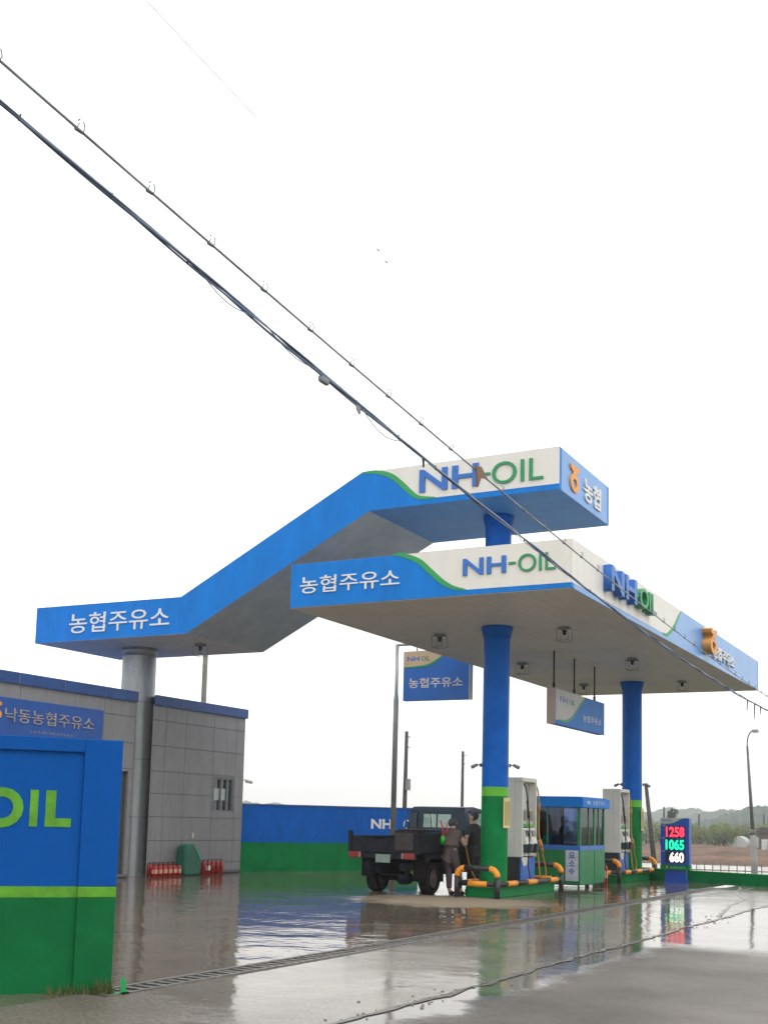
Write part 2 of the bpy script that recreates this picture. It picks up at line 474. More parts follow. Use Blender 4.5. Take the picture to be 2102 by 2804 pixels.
# red soil bank rising to the row of bushes
mb = MB(); nA, nB = 90, 14; rows = []
for j in range(nB+1):
    d = 108 + (214-108)*j/nB; row = []
    for i in range(nA+1):
        az = -34 + 33*i/nA
        z = -1.66 + (0 if j == 0 else .25*math.sin(az*2.1+j) * math.sin(j*.9+az) * .5 + random.uniform(0, .18)) + .012*max(0, j-6)*4*.3
        if abs(az+11.9) < 1.4 and 4 < j < 11: z += .35*(1-abs(az+11.9)/1.4)
        row.append(mb.bm.verts.new(pol(az, d, z)))
    rows.append(row)
for j in range(nB):
    for i in range(nA): mb.bm.faces.new((rows[j][i], rows[j][i+1], rows[j+1][i+1], rows[j+1][i]))
struct(mb.build('soil_field', SOIL))

# hills
HILL = mat('hill_forest', (.028, .068, .048), .95, var=.6, scale=.06)
def hill(name, d, depth, prof, seed, base=-2):
    rnd = random.Random(seed); mb = MB(); n = 130; layers = 12
    az0, az1 = prof[0][0], prof[-1][0]; rows = []
    for j in range(layers+1):
        t = j/layers; row = []
        for i in range(n+1):
            az = az0+(az1-az0)*i/n
            h = np.interp(az, [p[0] for p in prof], [p[1] for p in prof])
            s = math.sin(min(1, t*1.25)*math.pi/2) if t < .8 else 1-(t-.8)*1.5
            z = base + (h-base)*max(0, s) + (rnd.uniform(-1, 1)*d*.0016 if t > .05 else 0) + math.sin(az*5+t*8)*d*.0012
            row.append(mb.bm.verts.new(pol(az, d+depth*t, z)))
        rows.append(row)
    for j in range(layers):
        for i in range(n): mb.bm.faces.new((rows[j][i], rows[j][i+1], rows[j+1][i+1], rows[j+1][i]))
    struct(mb.build(name, HILL))
def elz(y_px, yh, d): return 1.55 + (yh-y_px)/3223*d
hill('hill', 520, 160, [(-15.2, -2), (-14, 1), (-12.9, 6.0), (-12.1, 8.4), (-11.4, 11.8), (-10.8, 12.4), (-10.2, 14), (-9, 18), (-6, 22), (0, 17)], 3)
hill('hill.001', 820, 220, [(-17.5, -2), (-15.5, 4), (-14.0, 9), (-13.2, 13), (-12.4, 15.5), (-11.5, 16), (-10, 19), (-6, 28), (0, 21)], 5)
hill('hill.002', 1150, 200, [(-30, 2), (-27.5, 13), (-26, 16), (-24.5, 15), (-22, 5), (-18, 4), (-16, 15), (-14.6, 22), (-13.5, 20), (-11, 12), (-6, 12)], 8)
hill('hill.003', 1180, 180, [(-60, 7), (-45, 20), (-34, 16), (-29, 10), (-26, 7)], 9)

# ================================================================== LOW CANOPY
X0, X1, Y0, Y1, ZB, ZT = -12.9, -6.93, 19.79, 36.95, 5.76, 6.655
can = thing('petrol_canopy', 'flat canopy with blue and cream fascia over the pumps on two blue columns', 'canopy', (-9.9, 28.4, 0))
T = .12
mb = MB(); mb.box((X0, Y0, ZB), (X1, Y0+T, ZT)); mb.build('fascia', BLUE, can, .01)
mb = MB(); mb.box((X0, Y1-T, ZB), (X1, Y1, ZT)); mb.build('fascia', BLUE, can, .01)
mb = MB(); mb.box((X0, Y0+T+.002, ZB), (X0+T, Y1-T-.002, ZT)); mb.build('fascia', BLUE, can)
BLUE_SHEEN = mat('fascia_blue_sheen', (.11, .33, .74), .35, var=.07, scale=1.2, coat=.1)  # paler copy of the fascia blue, reflected sheen painted into the colour
mb = MB(); mb.box((X1-T, Y0+T+.002, ZB), (X1, Y1-T-.002, ZT)); mb.build('fascia', BLUE_SHEEN, can)
mb = MB()   # soffit laid as long metal strips with narrow gaps
x = X0+.012
while x < X1-.05:
    x2 = min(x+.30, X1-.012)
    mb.box((x, Y0+.012, ZB-.006), (x2-.006, Y1-.012, ZB+.02)); x = x2
mb.build('soffit', SOFFIT, can)
mb = MB(); mb.box((X0+T+.005, Y0+T+.005, ZB+.075), (X1-T-.005, Y1-T-.005, ZT-.18)); mb.build('roof_deck', CONC, can)
# front graphics
ux, uz, nf = (1, 0, 0), (0, 0, 1), (0, -1, 0)
cur = smooth_curve([(-10.55, 6.655), (-10.38, 6.65), (-10.008, 6.50), (-9.754, 6.28), (-9.503, 6.06), (-9.264, 5.925), (-9.0, 5.862)], 30)
poly = [tuple(p) for p in cur] + [(X1-.001, 5.855), (X1-.001, ZT+.002), (-10.55, ZT+.002)]
swoosh(poly, cur, (0, Y0, 0), ux, uz, nf, can, .11)
lettering('농협주유소', (-12.66, Y0, 6.03), ux, uz, 2.26, .35, WHITE, can, .02, .004)
lettering('NH', (-9.06, Y0-.005, 6.125), ux, uz, .87, .325, LBLUE, can, .025, .022)
lettering('-', (-8.14, Y0-.005, 6.27), ux, uz, .14, .045, LGRN, can, .02)
lettering('OIL', (-7.95, Y0-.005, 6.11), ux, uz, .72, .335, LGRN, can, .025, .0)
# side graphics, raised letters
uy, ns = (0, 1, 0), (1, 0, 0)
cur = smooth_curve([(25.9, 5.862), (26.25, 5.875), (26.717, 6.06), (27.1, 6.30), (27.32, 6.48), (27.60, 6.655)], 24)
poly = [(Y0+.001, 5.855)] + [tuple(p) for p in cur] + [(Y0+.001, ZT+.002)]
swoosh(poly, cur, (X1, 0, 0), uy, uz, ns, can, .10)
lettering('NH', (X1+.006, 21.6, 6.04), uy, uz, 1.72, .50, LBLUE, can, .17, .025)
lettering('-', (X1+.006, 23.38, 6.24), uy, uz, .16, .06, LGRN, can, .14)
lettering('OIL', (X1+.006, 23.55, 6.06), uy, uz, 1.25, .42, LGRN, can, .17, .01)
logo((X1+.001, 29.62, 5.93), uy, uz, .80, .66, can, .22, mat('emblem_orange', (.70, .32, .07), .45))
lettering('농협주유소', (X1+.001, 30.70, 5.96), uy, uz, 2.65, .35, WHITE, can, .05, .015)
# columns
def pillar(px, py, r, z1, bands):
    a = MB(); seg = 40
    for z0_, z1_, mi in bands: a.tube([(px, py, z0_), (px, py, z1_)], r, seg, mi, cap=False)
    o = a.build('column', [GREEN, LGREEN, PBLUE], can)
    c = MB(); c.tube([(px, py, z1-.30), (px, py, z1-.10), (px, py, z1)], [r+.003, r+.055, r+.065], seg); c.build('column_collar', PBLUE, o)
    return o
pillar(-9.85, 23.33, .285, ZB+.03, [(.2, 2.10, 0), (2.10, 2.295, 1), (2.295, ZB+.03, 2)])
pillar(-9.95, 33.8, .285, ZB+.03, [(.2, 2.09, 0), (2.09, 2.285, 1), (2.285, ZB+.03, 2)])

# ================================================================== STEPPED CANOPY
wing = thing('stepped_canopy', 'tall stepped blue canopy rising from a low arm to a high arm', 'canopy', (-15, 23.4, 0))
WY0, WY1 = 21.8, 25.02
bot = [(-21.86, 5.77), (-17.08, 5.77), (-12.25, 8.215), (-7.9, 8.215)]
top = [(-7.9, 9.09), (-12.47, 9.09), (-17.28, 6.655), (-21.86, 6.68)]
prof = bot + top
mb = MB(); mb.prism(prof, (0, WY0, 0), ux, uz, (0, T, 0)); mb.build('fascia', BLUE, wing)
mb = MB(); mb.prism(prof, (0, WY1-T, 0), ux, uz, (0, T, 0)); mb.build('fascia', BLUE, wing)
mb = MB(); mb.box((-7.9-T, WY0+T+.002, 8.217), (-7.9, WY1-T-.002, 9.09)); mb.build('fascia', BLUE_SHEEN, wing)
mb = MB(); mb.box((-21.86, WY0+T+.002, 5.772), (-21.86+T, WY1-T-.002, 6.68)); mb.build('fascia', BLUE, wing)
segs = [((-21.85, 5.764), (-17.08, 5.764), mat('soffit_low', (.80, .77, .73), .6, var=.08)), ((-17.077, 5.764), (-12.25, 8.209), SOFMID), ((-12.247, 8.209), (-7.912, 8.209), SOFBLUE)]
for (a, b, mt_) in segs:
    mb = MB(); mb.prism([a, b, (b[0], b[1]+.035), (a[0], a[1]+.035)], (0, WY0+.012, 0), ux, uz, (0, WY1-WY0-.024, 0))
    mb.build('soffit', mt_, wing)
tp = [(-21.73, 6.5), (-17.25, 6.48), (-12.5, 8.9), (-8.03, 8.9)]
mb = MB()
for i in range(3):
    a, b = tp[i], tp[i+1]
    mb.prism([a, b, (b[0], b[1]+.04), (a[0], a[1]+.04)], (0, WY0+T+.003, 0), ux, uz, (0, WY1-WY0-2*T-.006, 0))
mb.build('roof_deck', CONC, wing)
cur = smooth_curve([(-12.45, 9.088), (-12.1, 9.062), (-11.751, 8.945), (-11.488, 8.745), (-11.262, 8.53), (-11.04, 8.38), (-10.65, 8.335)], 30)
poly = [tuple(p) for p in cur] + [(-7.901, 8.325), (-7.901, 9.092), (-12.45, 9.092)]
swoosh(poly, cur, (0, WY0, 0), ux, uz, nf, wing, .12)
lettering('NH', (-11.03, WY0-.005, 8.475), ux, uz, 1.37, .49, LBLUE, wing, .03, .022)
lettering('-', (-9.6, WY0-.005, 8.67), ux, uz, .2, .06, LGRN, wing, .02)
lettering('OIL', (-9.36, WY0-.005, 8.45), ux, uz, 1.12, .47, LGRN, wing, .03, .0)
lettering('농협주유소', (-20.72, WY0, 5.95), ux, uz, 3.13, .50, WHITE, wing, .02, .004)
logo((-7.9, 22.37, 8.36), uy, uz, .58, .58, wing, .03)
lettering('농협', (-7.9, 23.26, 8.36), uy, uz, 1.12, .50, WHITE, wing, .03, .02)
# upper part of the column under the high arm and the left steel column
mb = MB(); mb.tube([(-9.85, 23.33, 6.45), (-9.85, 23.33, 8.25)], .285, 40, cap=False); o = mb.build('column', PBLUE, wing)
mb = MB(); mb.tube([(-9.85, 23.33, 7.95), (-9.85, 23.33, 8.13), (-9.85, 23.33, 8.245)], [.288, .335, .345], 40); mb.build('column_collar', PBLUE, o)
mb = MB(); CX_, CY_ = -19.83, 23.45
mb.tube([(CX_, CY_, 0), (CX_, CY_, 5.80)], .43, 48, cap=False); o = mb.build('column', STEEL, wing)
mb = MB(); mb.tube([(CX_, CY_, 5.55), (CX_, CY_, 5.80)], [.432, .46], 48); mb.build('column_collar', STEEL, o)
for z in (1.45, 2.9, 4.35):
    mb = MB(); mb.tube([(CX_, CY_, z), (CX_, CY_, z+.012)], .4325, 48); mb.build('column_seam', GREYJ, o)

# ------------------------------------------------------------------ soffit lights
LENS = mat('lamp_lens', (.22, .24, .25), .2, var=.1)
FIX = mat('lamp_housing', (.24, .25, .24), .5)
def ceiling_light(x, y, z, label, grp='lights under the canopies'):
    t = thing('ceiling_light', label, 'light fixture', (x, y, z), grp)
    a = MB(); a.box((x-.11, y-.11, z-.05), (x+.11, y+.11, z+.0)); a.build('housing', FIX, t, .01)
    a = MB(); a.box((x-.14, y-.06, z-.07), (x+.14, y+.06, z-.052)); a.build('reflector', LENS, t)
    a = MB(); a.tube([(x, y, z-.17), (x, y, z-.07)], [.035, .055], 12); a.build('lamp', BLACK, t)
    a = MB(); g = .13
    a.tube([(x-g, y-g, z-.30), (x+g, y-g, z-.30), (x+g, y+g, z-.30), (x-g, y+g, z-.30), (x-g, y-g, z-.30)], .006, 5)
    for sx in (-1, 1):
        for sy in (-1, 1): a.tube([(x+sx*g, y+sy*g, z-.30), (x+sx*g, y+sy*g, z-.03)], .006, 5)
    a.build('wire_guard', mat('guard_wire', (.20, .21, .21), .5), t)
L_ = [(-11.45, 23.8, 'square light under the flat canopy between its front left corner and the nearest blue column'),
      (-8.49, 23.8, 'square light under the flat canopy near its front right edge, beside the nearest column'),
      (-11.45, 28.85, 'square light under the flat canopy just right of the nearest blue column, middle row left'),
      (-8.49, 28.85, 'square light under the flat canopy above the right hand blue column, middle row right'),
      (-11.45, 33.85, 'small square light behind the hanging sign rods, last row left'),
      (-8.49, 33.85, 'small square light right of the far blue column, last row under the canopy')]
for x, y, lb in L_: ceiling_light(x, y, ZB-.008, lb)
ceiling_light(-17.75, 23.25, 5.762, 'single square light under the low arm of the stepped canopy')

# ================================================================== PUMP ISLANDS
def island(name, label, x0, x1, y0, y1):
    a = MB(); r = .12
    P = arc(x1-r, y0+r, r, -math.pi/2, 0) + arc(x1-r, y1-r, r, 0, math.pi/2) + arc(x0+r, y1-r, r, math.pi/2, math.pi) + arc(x0+r, y0+r, r, math.pi, 1.5*math.pi)
    t = thing(name, label, 'pump island', ((x0+x1)/2, (y0+y1)/2, 0), 'pump islands')
    a.prism(P, (0, 0, 0), (1, 0, 0), (0, 1, 0), (0, 0, .215)); a.build('kerb', GREEN, t, .012)
    a = MB(); a.prism([((p[0]-(x0+x1)/2)*.93+(x0+x1)/2, (p[1]-(y0+y1)/2)*.975+(y0+y1)/2) for p in P], (0, 0, .2152), (1, 0, 0), (0, 1, 0), (0, 0, .004)); a.build('island_top', CONC, t)
island('pump_island', 'green painted concrete island under the nearest blue column and pump', -10.22, -9.49, 22.62, 26.15)
island('pump_island', 'green painted concrete island under the far blue column and pump', -10.31, -9.58, 31.2, 34.5)

BARK = mat('barrier_black', (.02, .021, .024), .4, var=.25, scale=9)
def guard(label, x0, x1, y0, y1):
    t = thing('guard_rail', label, 'guard rail', ((x0+x1)/2, (y0+y1)/2, 0), 'pipe guard rails round the islands')
    R, H, el = .058, .60, .17
    for y in (y0, y1):
        for x in (x0, x1):
            a = MB(); a.tube([(x, y, -.03), (x, y, H-el)], R, 14); a.build('post', BARK, t)
        for x, s in ((x0, 1), (x1, -1)):
            a = MB()
            a.tube([(x+s*(el-el*math.cos(q)), y, H-el+el*math.sin(q)) for q in [i*math.pi/2/7 for i in range(8)]], R+.004, 14)
            a.build('elbow', YOR, t)
        a = MB(); a.tube([(x0+el, y, H), (x1-el, y, H)], R, 14); a.build('top_bar', BARK, t)
        a = MB(); a.tube([(x0+R, y, .285), (x1-R, y, .285)], R-.006, 14); o = a.build('lower_bar', BARK, t)
        a = MB(); a.tube([(x0+.26, y, .285), (x1-.22, y, .285)], R, 14); a.build('orange_sleeve', YOR, o)
    for x in (x0, x1):
        a = MB(); a.tube([(x, y0+R, .285), (x, y1-R, .285)], R-.006, 14); o = a.build('side_bar', BARK, t)
        L = y1-y0
        for q0, q1 in ((.13, .27), (.43, .57), (.79, .92)):
            a = MB(); a.tube([(x, y0+q0*L, .285), (x, y0+q1*L, .285)], R, 14); a.build('orange_sleeve', YOR, o)
guard('black and orange pipe guard rail round the nearest pump and blue column', -10.31, -9.41, 22.48, 26.28)
guard('black and orange pipe guard rail round the far pump, behind the green kiosk', -10.4, -9.5, 31.1, 34.62)

# ------------------------------------------------------------------ pumps
SCREEN = mat('pump_screen', (.05, .055, .06), .25)
BEIGE = mat('pump_display', (.50, .48, .42), .4)
PGREY = mat('pump_base_dark', (.02, .022, .03), .4)
PBL = mat('pump_base_blue', (.02, .13, .48), .35)
HOSEY = mat('yellow_hose', (.50, .24, .04), .5)
HOSEB = mat('black_hose', (.02, .02, .022), .45)
NOZ = mat('nozzle_dark', (.03, .045, .055), .5)
def pump(x0, x1, y0, label):
    y1 = y0+.87; zb, zt = .215, 2.55
    t = thing('fuel_pump', label, 'fuel pump', ((x0+x1)/2, (y0+y1)/2, zb), 'fuel pumps on the islands')
    a = MB(); a.box((x0, y0, .80), (x0+.30, y1, zt)); a.box((x0+.302, y0, zt-.09), (x1, y1, zt)); a.box((x0+.302, y0, .80), (x1, y0+.045, zt-.092)); a.box((x0+.302, y1-.045, .80), (x1, y1, zt-.092))
    a.build('housing', PWHITE, t, .012)
    a = MB(); a.box((x0+.302, y0+.047, .82), (x1-.03, y1-.047, 1.44)); a.build('front_panel', PWHITE, t, .01)
    for k in range(2):
        ya = y0+.09+k*.37
        a = MB(); a.box((x0+.302, ya, 1.46), (x1-.06, ya+.32, 1.86)); o = a.build('display', BEIGE, t, .006)
        for q in range(3):
            a = MB(); a.box((x1-.062, ya+.04+q*.09, 1.60), (x1-.055, ya+.10+q*.09, 1.82)); a.build('price_window', mat('pump_window', (.16, .14, .12), .3), o)
        a = MB(); a.box((x1-.062, ya, 1.462), (x1-.052, ya+.32, 1.53)); a.build('green_strip', LGREEN if k else STRIPE, o)
        a = MB(); a.prism([(0, 0), (.10, 0), (.02, .34), (0, .34)], (x1-.03, ya+.01, 1.08), (1, 0, 0), (0, 0, 1), (0, .30, 0)); o = a.build('keypad_console', PWHITE, t, .008)
        a = MB(); a.prism([(.060, .18), (.078, .18), (.05, .31), (.031, .31)], (x1-.028, ya+.06, 1.08), (1, 0, 0), (0, 0, 1), (0, .20, 0)); a.build('screen', SCREEN, o)
        a = MB(); a.box((x1-.03, ya+.05, .90), (x1+.05, ya+.25, 1.14)); a.prism([(0, 0), (.10, .04), (.12, .20), (0, .24)], (x1+.03, ya+.09, .88), (1, 0, 0), (0, 0, 1), (0, .12, 0)); a.build('nozzle', NOZ, t, .012)
    a = MB(); a.box((x0+.01, y0+.01, zb), (x1-.07, y1-.01, .80)); a.build('base', PGREY, t)
    a = MB(); a.box((x1-.068, y0+.03, zb), (x1-.03, y1-.01, .78)); a.build('base_cover', PBL, t, .004)
    a = MB(); a.prism([(0, 0), (.30, 0), (.26, -.17), (.08, -.20), (0, -.08)], (x1-.028, y0+.03, .80), (0, 1, 0), (0, 0, 1), (.03, 0, 0)); a.build('drip_tray', PWHITE, t, .004)
    # hoses
    yh = y0+.24
    a = MB(); a.tube([tuple(p) for p in smooth_curve([(x1-.08, yh, 2.42), (x1-.02, yh+.02, 2.3), (x1+.01, yh+.06, 1.9), (x1+.05, yh+.06, 1.4), (x1+.07, yh+.02, 1.12)], 20)], .017, 8)
    a.tube([(x1-.0, yh+.045, 2.05), (x1+.03, yh+.06, 1.65)], .028, 8)
    a.tube([tuple(p) for p in smooth_curve([(x1+.06, yh, .9), (x1+.04, yh+.04, .6), (x1+.05, yh+.12, .34)], 10)], .014, 8)
    a.build('hose', HOSEB, t)
    yo = y1+.05
    a = MB(); a.tube([tuple(p) for p in smooth_curve([(x1-.10, y1-.06, 2.45), (x1-.02, yo, 2.36), (x1+.01, yo+.06, 2.0), (x1+.01, yo+.06, 1.4), (x1+.05, yo+.03, 1.16)], 20)], .017, 8)
    a.tube([tuple(p) for p in smooth_curve([(x1+.06, yo, 1.1), (x1+.05, yo+.2, .85), (x1+.07, yo+.35, .55), (x1+.06, yo+.38, .35), (x1+.10, yo+.20, .30), (x1+.08, yo, .34), (x1+.03, yo-.02, .8), (x1+.0, y1-.02, 1.0)], 40)], .018, 8)
    a.tube([(x1+.01, yo+.06, 2.02), (x1+.01, yo+.06, 1.82)], .032, 8)
    a.build('hose', HOSEY, t)
    a = MB(); a.tube([(x1+.04, yo+.03, 1.18), (x1+.07, yo+.10, 1.02)], .04, 8); a.tube([(x1+.07, yo+.10, 1.02), (x1+.08, yo+.16, .90)], .022, 8); a.build('nozzle', HOSEY, t)
pump(-10.12, -9.63, 24.38, 'tall white fuel pump with two nozzles beside the nearest blue column')
pump(-10.18, -9.67, 31.75, 'tall white fuel pump just behind the green kiosk by the far column')
# yellow hose running from the first pump to the truck filler
a = MB(); a.tube([tuple(p) for p in smooth_curve([(-10.78, 23.72, 1.20), (-10.70, 23.75, 1.0), (-10.62, 23.80, .6), (-10.50, 23.9, .28), (-10.42, 24.2, .10), (-10.40, 24.6, .10), (-10.36, 24.9, .6), (-10.2, 24.95, 1.4), (-10.13, 24.9, 2.2)], 50)], .017, 8)
tag(a.build('fuel_hose', HOSEY), 'thin yellow fuel hose hanging between the truck filler and the nearest pump', 'hose')

# notice boards on columns
def placard(cx, cy, r, ang, z0, z1, label):
    n = V((math.cos(ang), math.sin(ang), 0)); u = V((-n.y, n.x, 0)); c = V((cx, cy, 0)) + n*(r+.012)
    t = thing('notice_board', label, 'notice', (c.x, c.y, z0), 'pale yellow notices on the columns')
    a = MB(); a.prism([(-.11, z0), (.11, z0), (.11, z1), (-.11, z1)], c, u, (0, 0, 1), n*.02); a.build('board', mat('notice_yellow', (.75, .62, .28), .5), t)
    a = MB()
    for k in range(4): a.prism([(-.07+k*.045, z0+.06), (-.055+k*.045, z0+.06), (-.055+k*.045, z1-.08), (-.07+k*.045, z1-.08)], c+n*.0205, u, (0, 0, 1), n*.002)
    a.build('text_lines', mat('notice_ink', (.10, .09, .06), .6), t)
placard(-9.85, 23.33, .285, rad(-12), 1.435, 2.07, 'pale yellow upright notice on the nearest blue and green column')
placard(-9.95, 33.8, .285, rad(0), 1.41, 2.05, 'pale yellow upright notice on the far blue and green column')

# security cameras
def cctv(base, d, label):
    base = V(base); d = V(d).normalized()
    t = thing('security_camera', label, 'security camera', tuple(base), 'security cameras on the columns')
    a = MB(); a.tube([base, base+d*.04], .04, 12); a.tube([base+d*.04, base+d*.09+V((0, 0, .01))], .012, 8); a.build('bracket', GREYJ, t)
    e = base+d*.09; dn = (d+V((0, 0, -.45))).normalized()
    a = MB(); a.tube([e+V((0, 0, .01)), e+dn*.13+V((0, 0, .01))], [.032, .042], 12); a.build('camera_housing', mat('cctv_grey', (.22, .23, .24), .4), t)
    a = MB(); a.tube([e+dn*.132+V((0, 0, .01)), e+dn*.145+V((0, 0, .01))], .036, 12); a.build('camera_lens', BLACK, t)
cctv((-10.12, 23.22, 2.76), (-1, -.2, 0), 'small black security camera on the left side of the nearest column')
cctv((-9.57, 23.42, 2.76), (1, .35, 0), 'small grey security camera on the right side of the nearest column')
cctv((-10.22, 33.7, 2.74), (-1, -.2, 0), 'small grey security camera on the left side of the far column')
cctv((-9.67, 33.9, 2.74), (1, .3, 0), 'small dark security camera on the right side of the far column')

# ------------------------------------------------------------------ kiosk
KX0, KX1, KY0, KY1 = -10.42, -9.27, 27.2, 29.1
KG = mat('kiosk_green', (.01, .19, .06), .4, var=.12)
ki = thing('attendant_kiosk', 'small green kiosk with blue roof and dark windows between the pump islands', 'kiosk', ((KX0+KX1)/2, (KY0+KY1)/2, 0))
a = MB(); a.box((KX0, KY0, .12), (KX1, KY0+.05, .93)); a.box((KX0, KY1-.05, .12), (KX1, KY1, .93)); a.box((KX0, KY0+.052, .12), (KX0+.05, KY1-.052, .93)); a.box((KX1-.05, KY0+.052, .12), (KX1, KY1-.052, .93))
a.build('lower_wall', KG, ki)
a = MB(); a.box((KX0, KY0-.006, .932), (KX1+.006, KY0+.05, 1.04)); a.box((KX1-.05, KY0+.052, .932), (KX1+.006, KY1, 1.04)); a.box((KX0, KY0+.052, .932), (KX0+.05, KY1, 1.04)); a.box((KX0+.052, KY1-.05, .932), (KX1-.052, KY1, 1.04))
a.build('sill_band', mat('kiosk_blue', (.03, .15, .50), .4), ki)
a = MB()
for x, y in ((KX0, KY0), (KX1-.07, KY0), (KX0, KY1-.07), (KX1-.07, KY1-.07)): a.box((x, y, 1.042), (x+.07, y+.07, 1.95))
a.build('corner_post', KG, ki)
a = MB()
for y, w_ in ((27.86, .03), (28.28, .10), (28.62, .03)): a.box((KX1-.045, y, 1.042), (KX1-.005, y+w_, 1.948))
a.box((KX1-.0, 28.28, .15), (KX1+.012, 28.38, .92))
a.build('mullion', KG, ki)
a = MB(); a.box((KX0+.30, KY0+.01, 1.042), (KX0+.34, KY0+.045, 1.948)); a.build('mullion', KG, ki)
KGL = glass('kiosk_glass', (.26, .34, .50))
a = MB(); a.box((KX0+.075, KY0+.02, 1.045), (KX1-.075, KY0+.028, 1.945)); a.build('window_pane', KGL, ki)
a = MB(); a.box((KX1-.03, KY0+.075, 1.045), (KX1-.022, KY1-.075, 1.945)); a.build('window_pane', KGL, ki)
a = MB(); a.box((KX0+.022, KY0+.075, 1.045), (KX0+.03, KY1-.075, 1.945)); a.build('window_pane', KGL, ki)
a = MB(); a.box((KX0+.55, KY1-.045, 1.045), (KX1-.075, KY1-.03, 1.945)); a.build('back_panel', mat('kiosk_inner', (.03, .04, .09), .6), ki)
a = MB(); a.box((KX0-.08, KY0-.10, 1.952), (KX1+.10, KY1+.10, 2.185)); a.box((KX0-.04, KY0-.06, 2.187), (KX1+.05, KY1+.05, 2.21)); a.build('roof', BLUE, ki, .012)
lettering('NH', (KX1+.10, 27.42, 2.03), uy, uz, .22, .09, WHITE, ki, .004)
lettering('농협주유소', (KX1+.10, 27.85, 2.02), uy, uz, .95, .12, mat('faded_white', (.45, .55, .7), .5), ki, .004)
a = MB(); a.box((KX0+.05, KY0+.05, .10), (KX1-.05, KY1-.05, .135)); a.build('floor', BLACK, ki)
for x, y in ((KX1-.05, KY0+.05), (KX1-.05, KY1-.08), (KX0+.06, KY0+.05), (KX0+.06, KY1-.08)):
    a = MB(); a.tube([(x, y, 0), (x, y, .11)], .022, 8); a.tube([(x-.015, y, .035), (x+.015, y, .035)], .035, 10); a.build('leg', BLACK, ki)
a = MB(); a.box((-9.63, KY0-.012, .20), (-9.31, KY0-.001, .925)); o = a.build('sign_sheet', mat('poster_pale', (.50, .55, .68), .5, var=.15, scale=8), ki)
INK = mat('poster_ink', (.05, .05, .30), .6)
for k, ch in enumerate('요소수'):
    lettering(ch, (-9.545, KY0-.0125, .74-.19*k), ux, uz, .15, .145, INK, o, .003, .02)
# fire extinguisher by island two
def extinguisher(x, y, h, label, grp, hgt=.42, tagm=None):
    t = thing('fire_extinguisher', label, 'fire extinguisher', (x, y, h), grp)
    a = MB(); a.tube([(x, y, h), (x, y, h+hgt*.75), (x, y, h+hgt*.84), (x, y, h+hgt*.87)], [.068, .068, .045, .022], 14); a.build('cylinder', RED, t)
    a = MB(); a.box((x-.015, y-.07, h+hgt*.92), (x+.015, y+.04, h+hgt*.97)); a.tube([(x, y, h+hgt*.86), (x, y, h+hgt*.93)], .016, 8); a.build('handle', BLACK, t)
    a = MB(); a.tube([(x+.01, y-.03, h+hgt*.9), (x+.06, y-.09, h+hgt*.7), (x+.06, y-.08, h+hgt*.3)], .009, 6); a.build('hose', BLACK, t)
    if tagm: a = MB(); a.tube([(x, y, h+hgt*.28), (x, y, h+hgt*.58)], .0695, 14, cap=False); a.build('label_band', tagm, t)
    return t
PINK = mat('label_pale', (.75, .45, .36), .5)
extinguisher(-9.72, 30.55, 0, 'red fire extinguisher standing between the green kiosk and the far pump', 'fire extinguishers', .58, PINK)

# ================================================================== SIGNS
# hanging sign under canopy (faces the road)
hsn = thing('hanging_sign', 'long box sign hung on three black rods under the flat canopy', 'sign', (-9.94, 28.9, 4.4))
a = MB(); a.box((-10.04, 26.95, 3.965), (-9.84, 30.83, 4.83)); a.build('sign_box', BLUE, hsn, .006)
PALE = mat('sign_pale', (.50, .49, .50), .45)
a = MB(); a.box((-10.045, 26.93, 3.96), (-9.835, 26.949, 4.835)); a.build('end_panel', mat('sign_end', (.55, .45, .40), .5), hsn)
cur = smooth_curve([(27.16, 4.07), (27.6, 4.075), (27.9, 4.11), (28.321, 4.28), (28.70, 4.52), (29.109, 4.75), (29.35, 4.83)], 24)
swoosh([(27.0, 4.06), (27.15, 4.06)] + [tuple(p) for p in cur] + [(27.0, 4.832)], cur, (-9.84, 0, 0), uy, uz, ns, hsn, .07, cream=PALE)
lettering('NH', (-9.834, 27.30, 4.53), uy, uz, .55, .15, LBLUE, hsn, .004)
lettering('OIL', (-9.834, 27.98, 4.52), uy, uz, .42, .14, LGRN, hsn, .004)
lettering('농협주유소', (-9.838, 29.05, 4.19), uy, uz, 1.5, .18, WHITE, hsn, .004)
for y in (27.03, 28.52, 30.15):
    a = MB(); a.tube([(-9.90, y, 4.83), (-9.90, y, ZB+.03)], .022, 10); a.tube([(-9.90, y, 4.832), (-9.90, y, 4.95)], .035, 10); a.build('hanger_rod', BLACK, hsn)

# pole sign behind
ps = thing('pole_sign', 'blue sign hung from an arm of a tall grey pole behind the truck', 'sign', (-15.33, 29.12, 0))
a = MB(); a.tube([(-15.33, 29.12, 0), (-15.33, 29.12, 4.9), (-15.33, 29.12, 5.1), (-15.33, 29.12, 6.47)], [.075, .075, .05, .05], 20); a.build('pole', STEEL, ps)
a = MB(); a.tube([(-15.37, 29.12, 6.45), (-13.2, 29.12, 6.45)], .035, 12); a.build('arm', STEEL, ps)
for x in (-14.7, -13.5):
    a = MB(); a.tube([(x, 29.12, 6.24), (x, 29.12, 6.45)], .018, 8); a.build('hanger_rod', BLACK, ps)
a = MB(); a.box((-15.11, 29.10, 4.86), (-13.09, 29.30, 6.25)); a.build('sign_box', mat('sign_blue', (.02, .15, .52), .4), ps, .006)
a = MB(); a.box((-13.088, 29.09, 4.855), (-13.07, 29.31, 6.255)); a.build('end_panel', PWHITE, ps)
cur = smooth_curve([(-15.11, 5.80), (-14.815, 5.80), (-14.418, 5.83), (-14.194, 5.90), (-14.028, 5.997), (-13.896, 6.094), (-13.754, 6.252)], 24)
TAN = mat('sign_tan', (.62, .45, .28), .5)
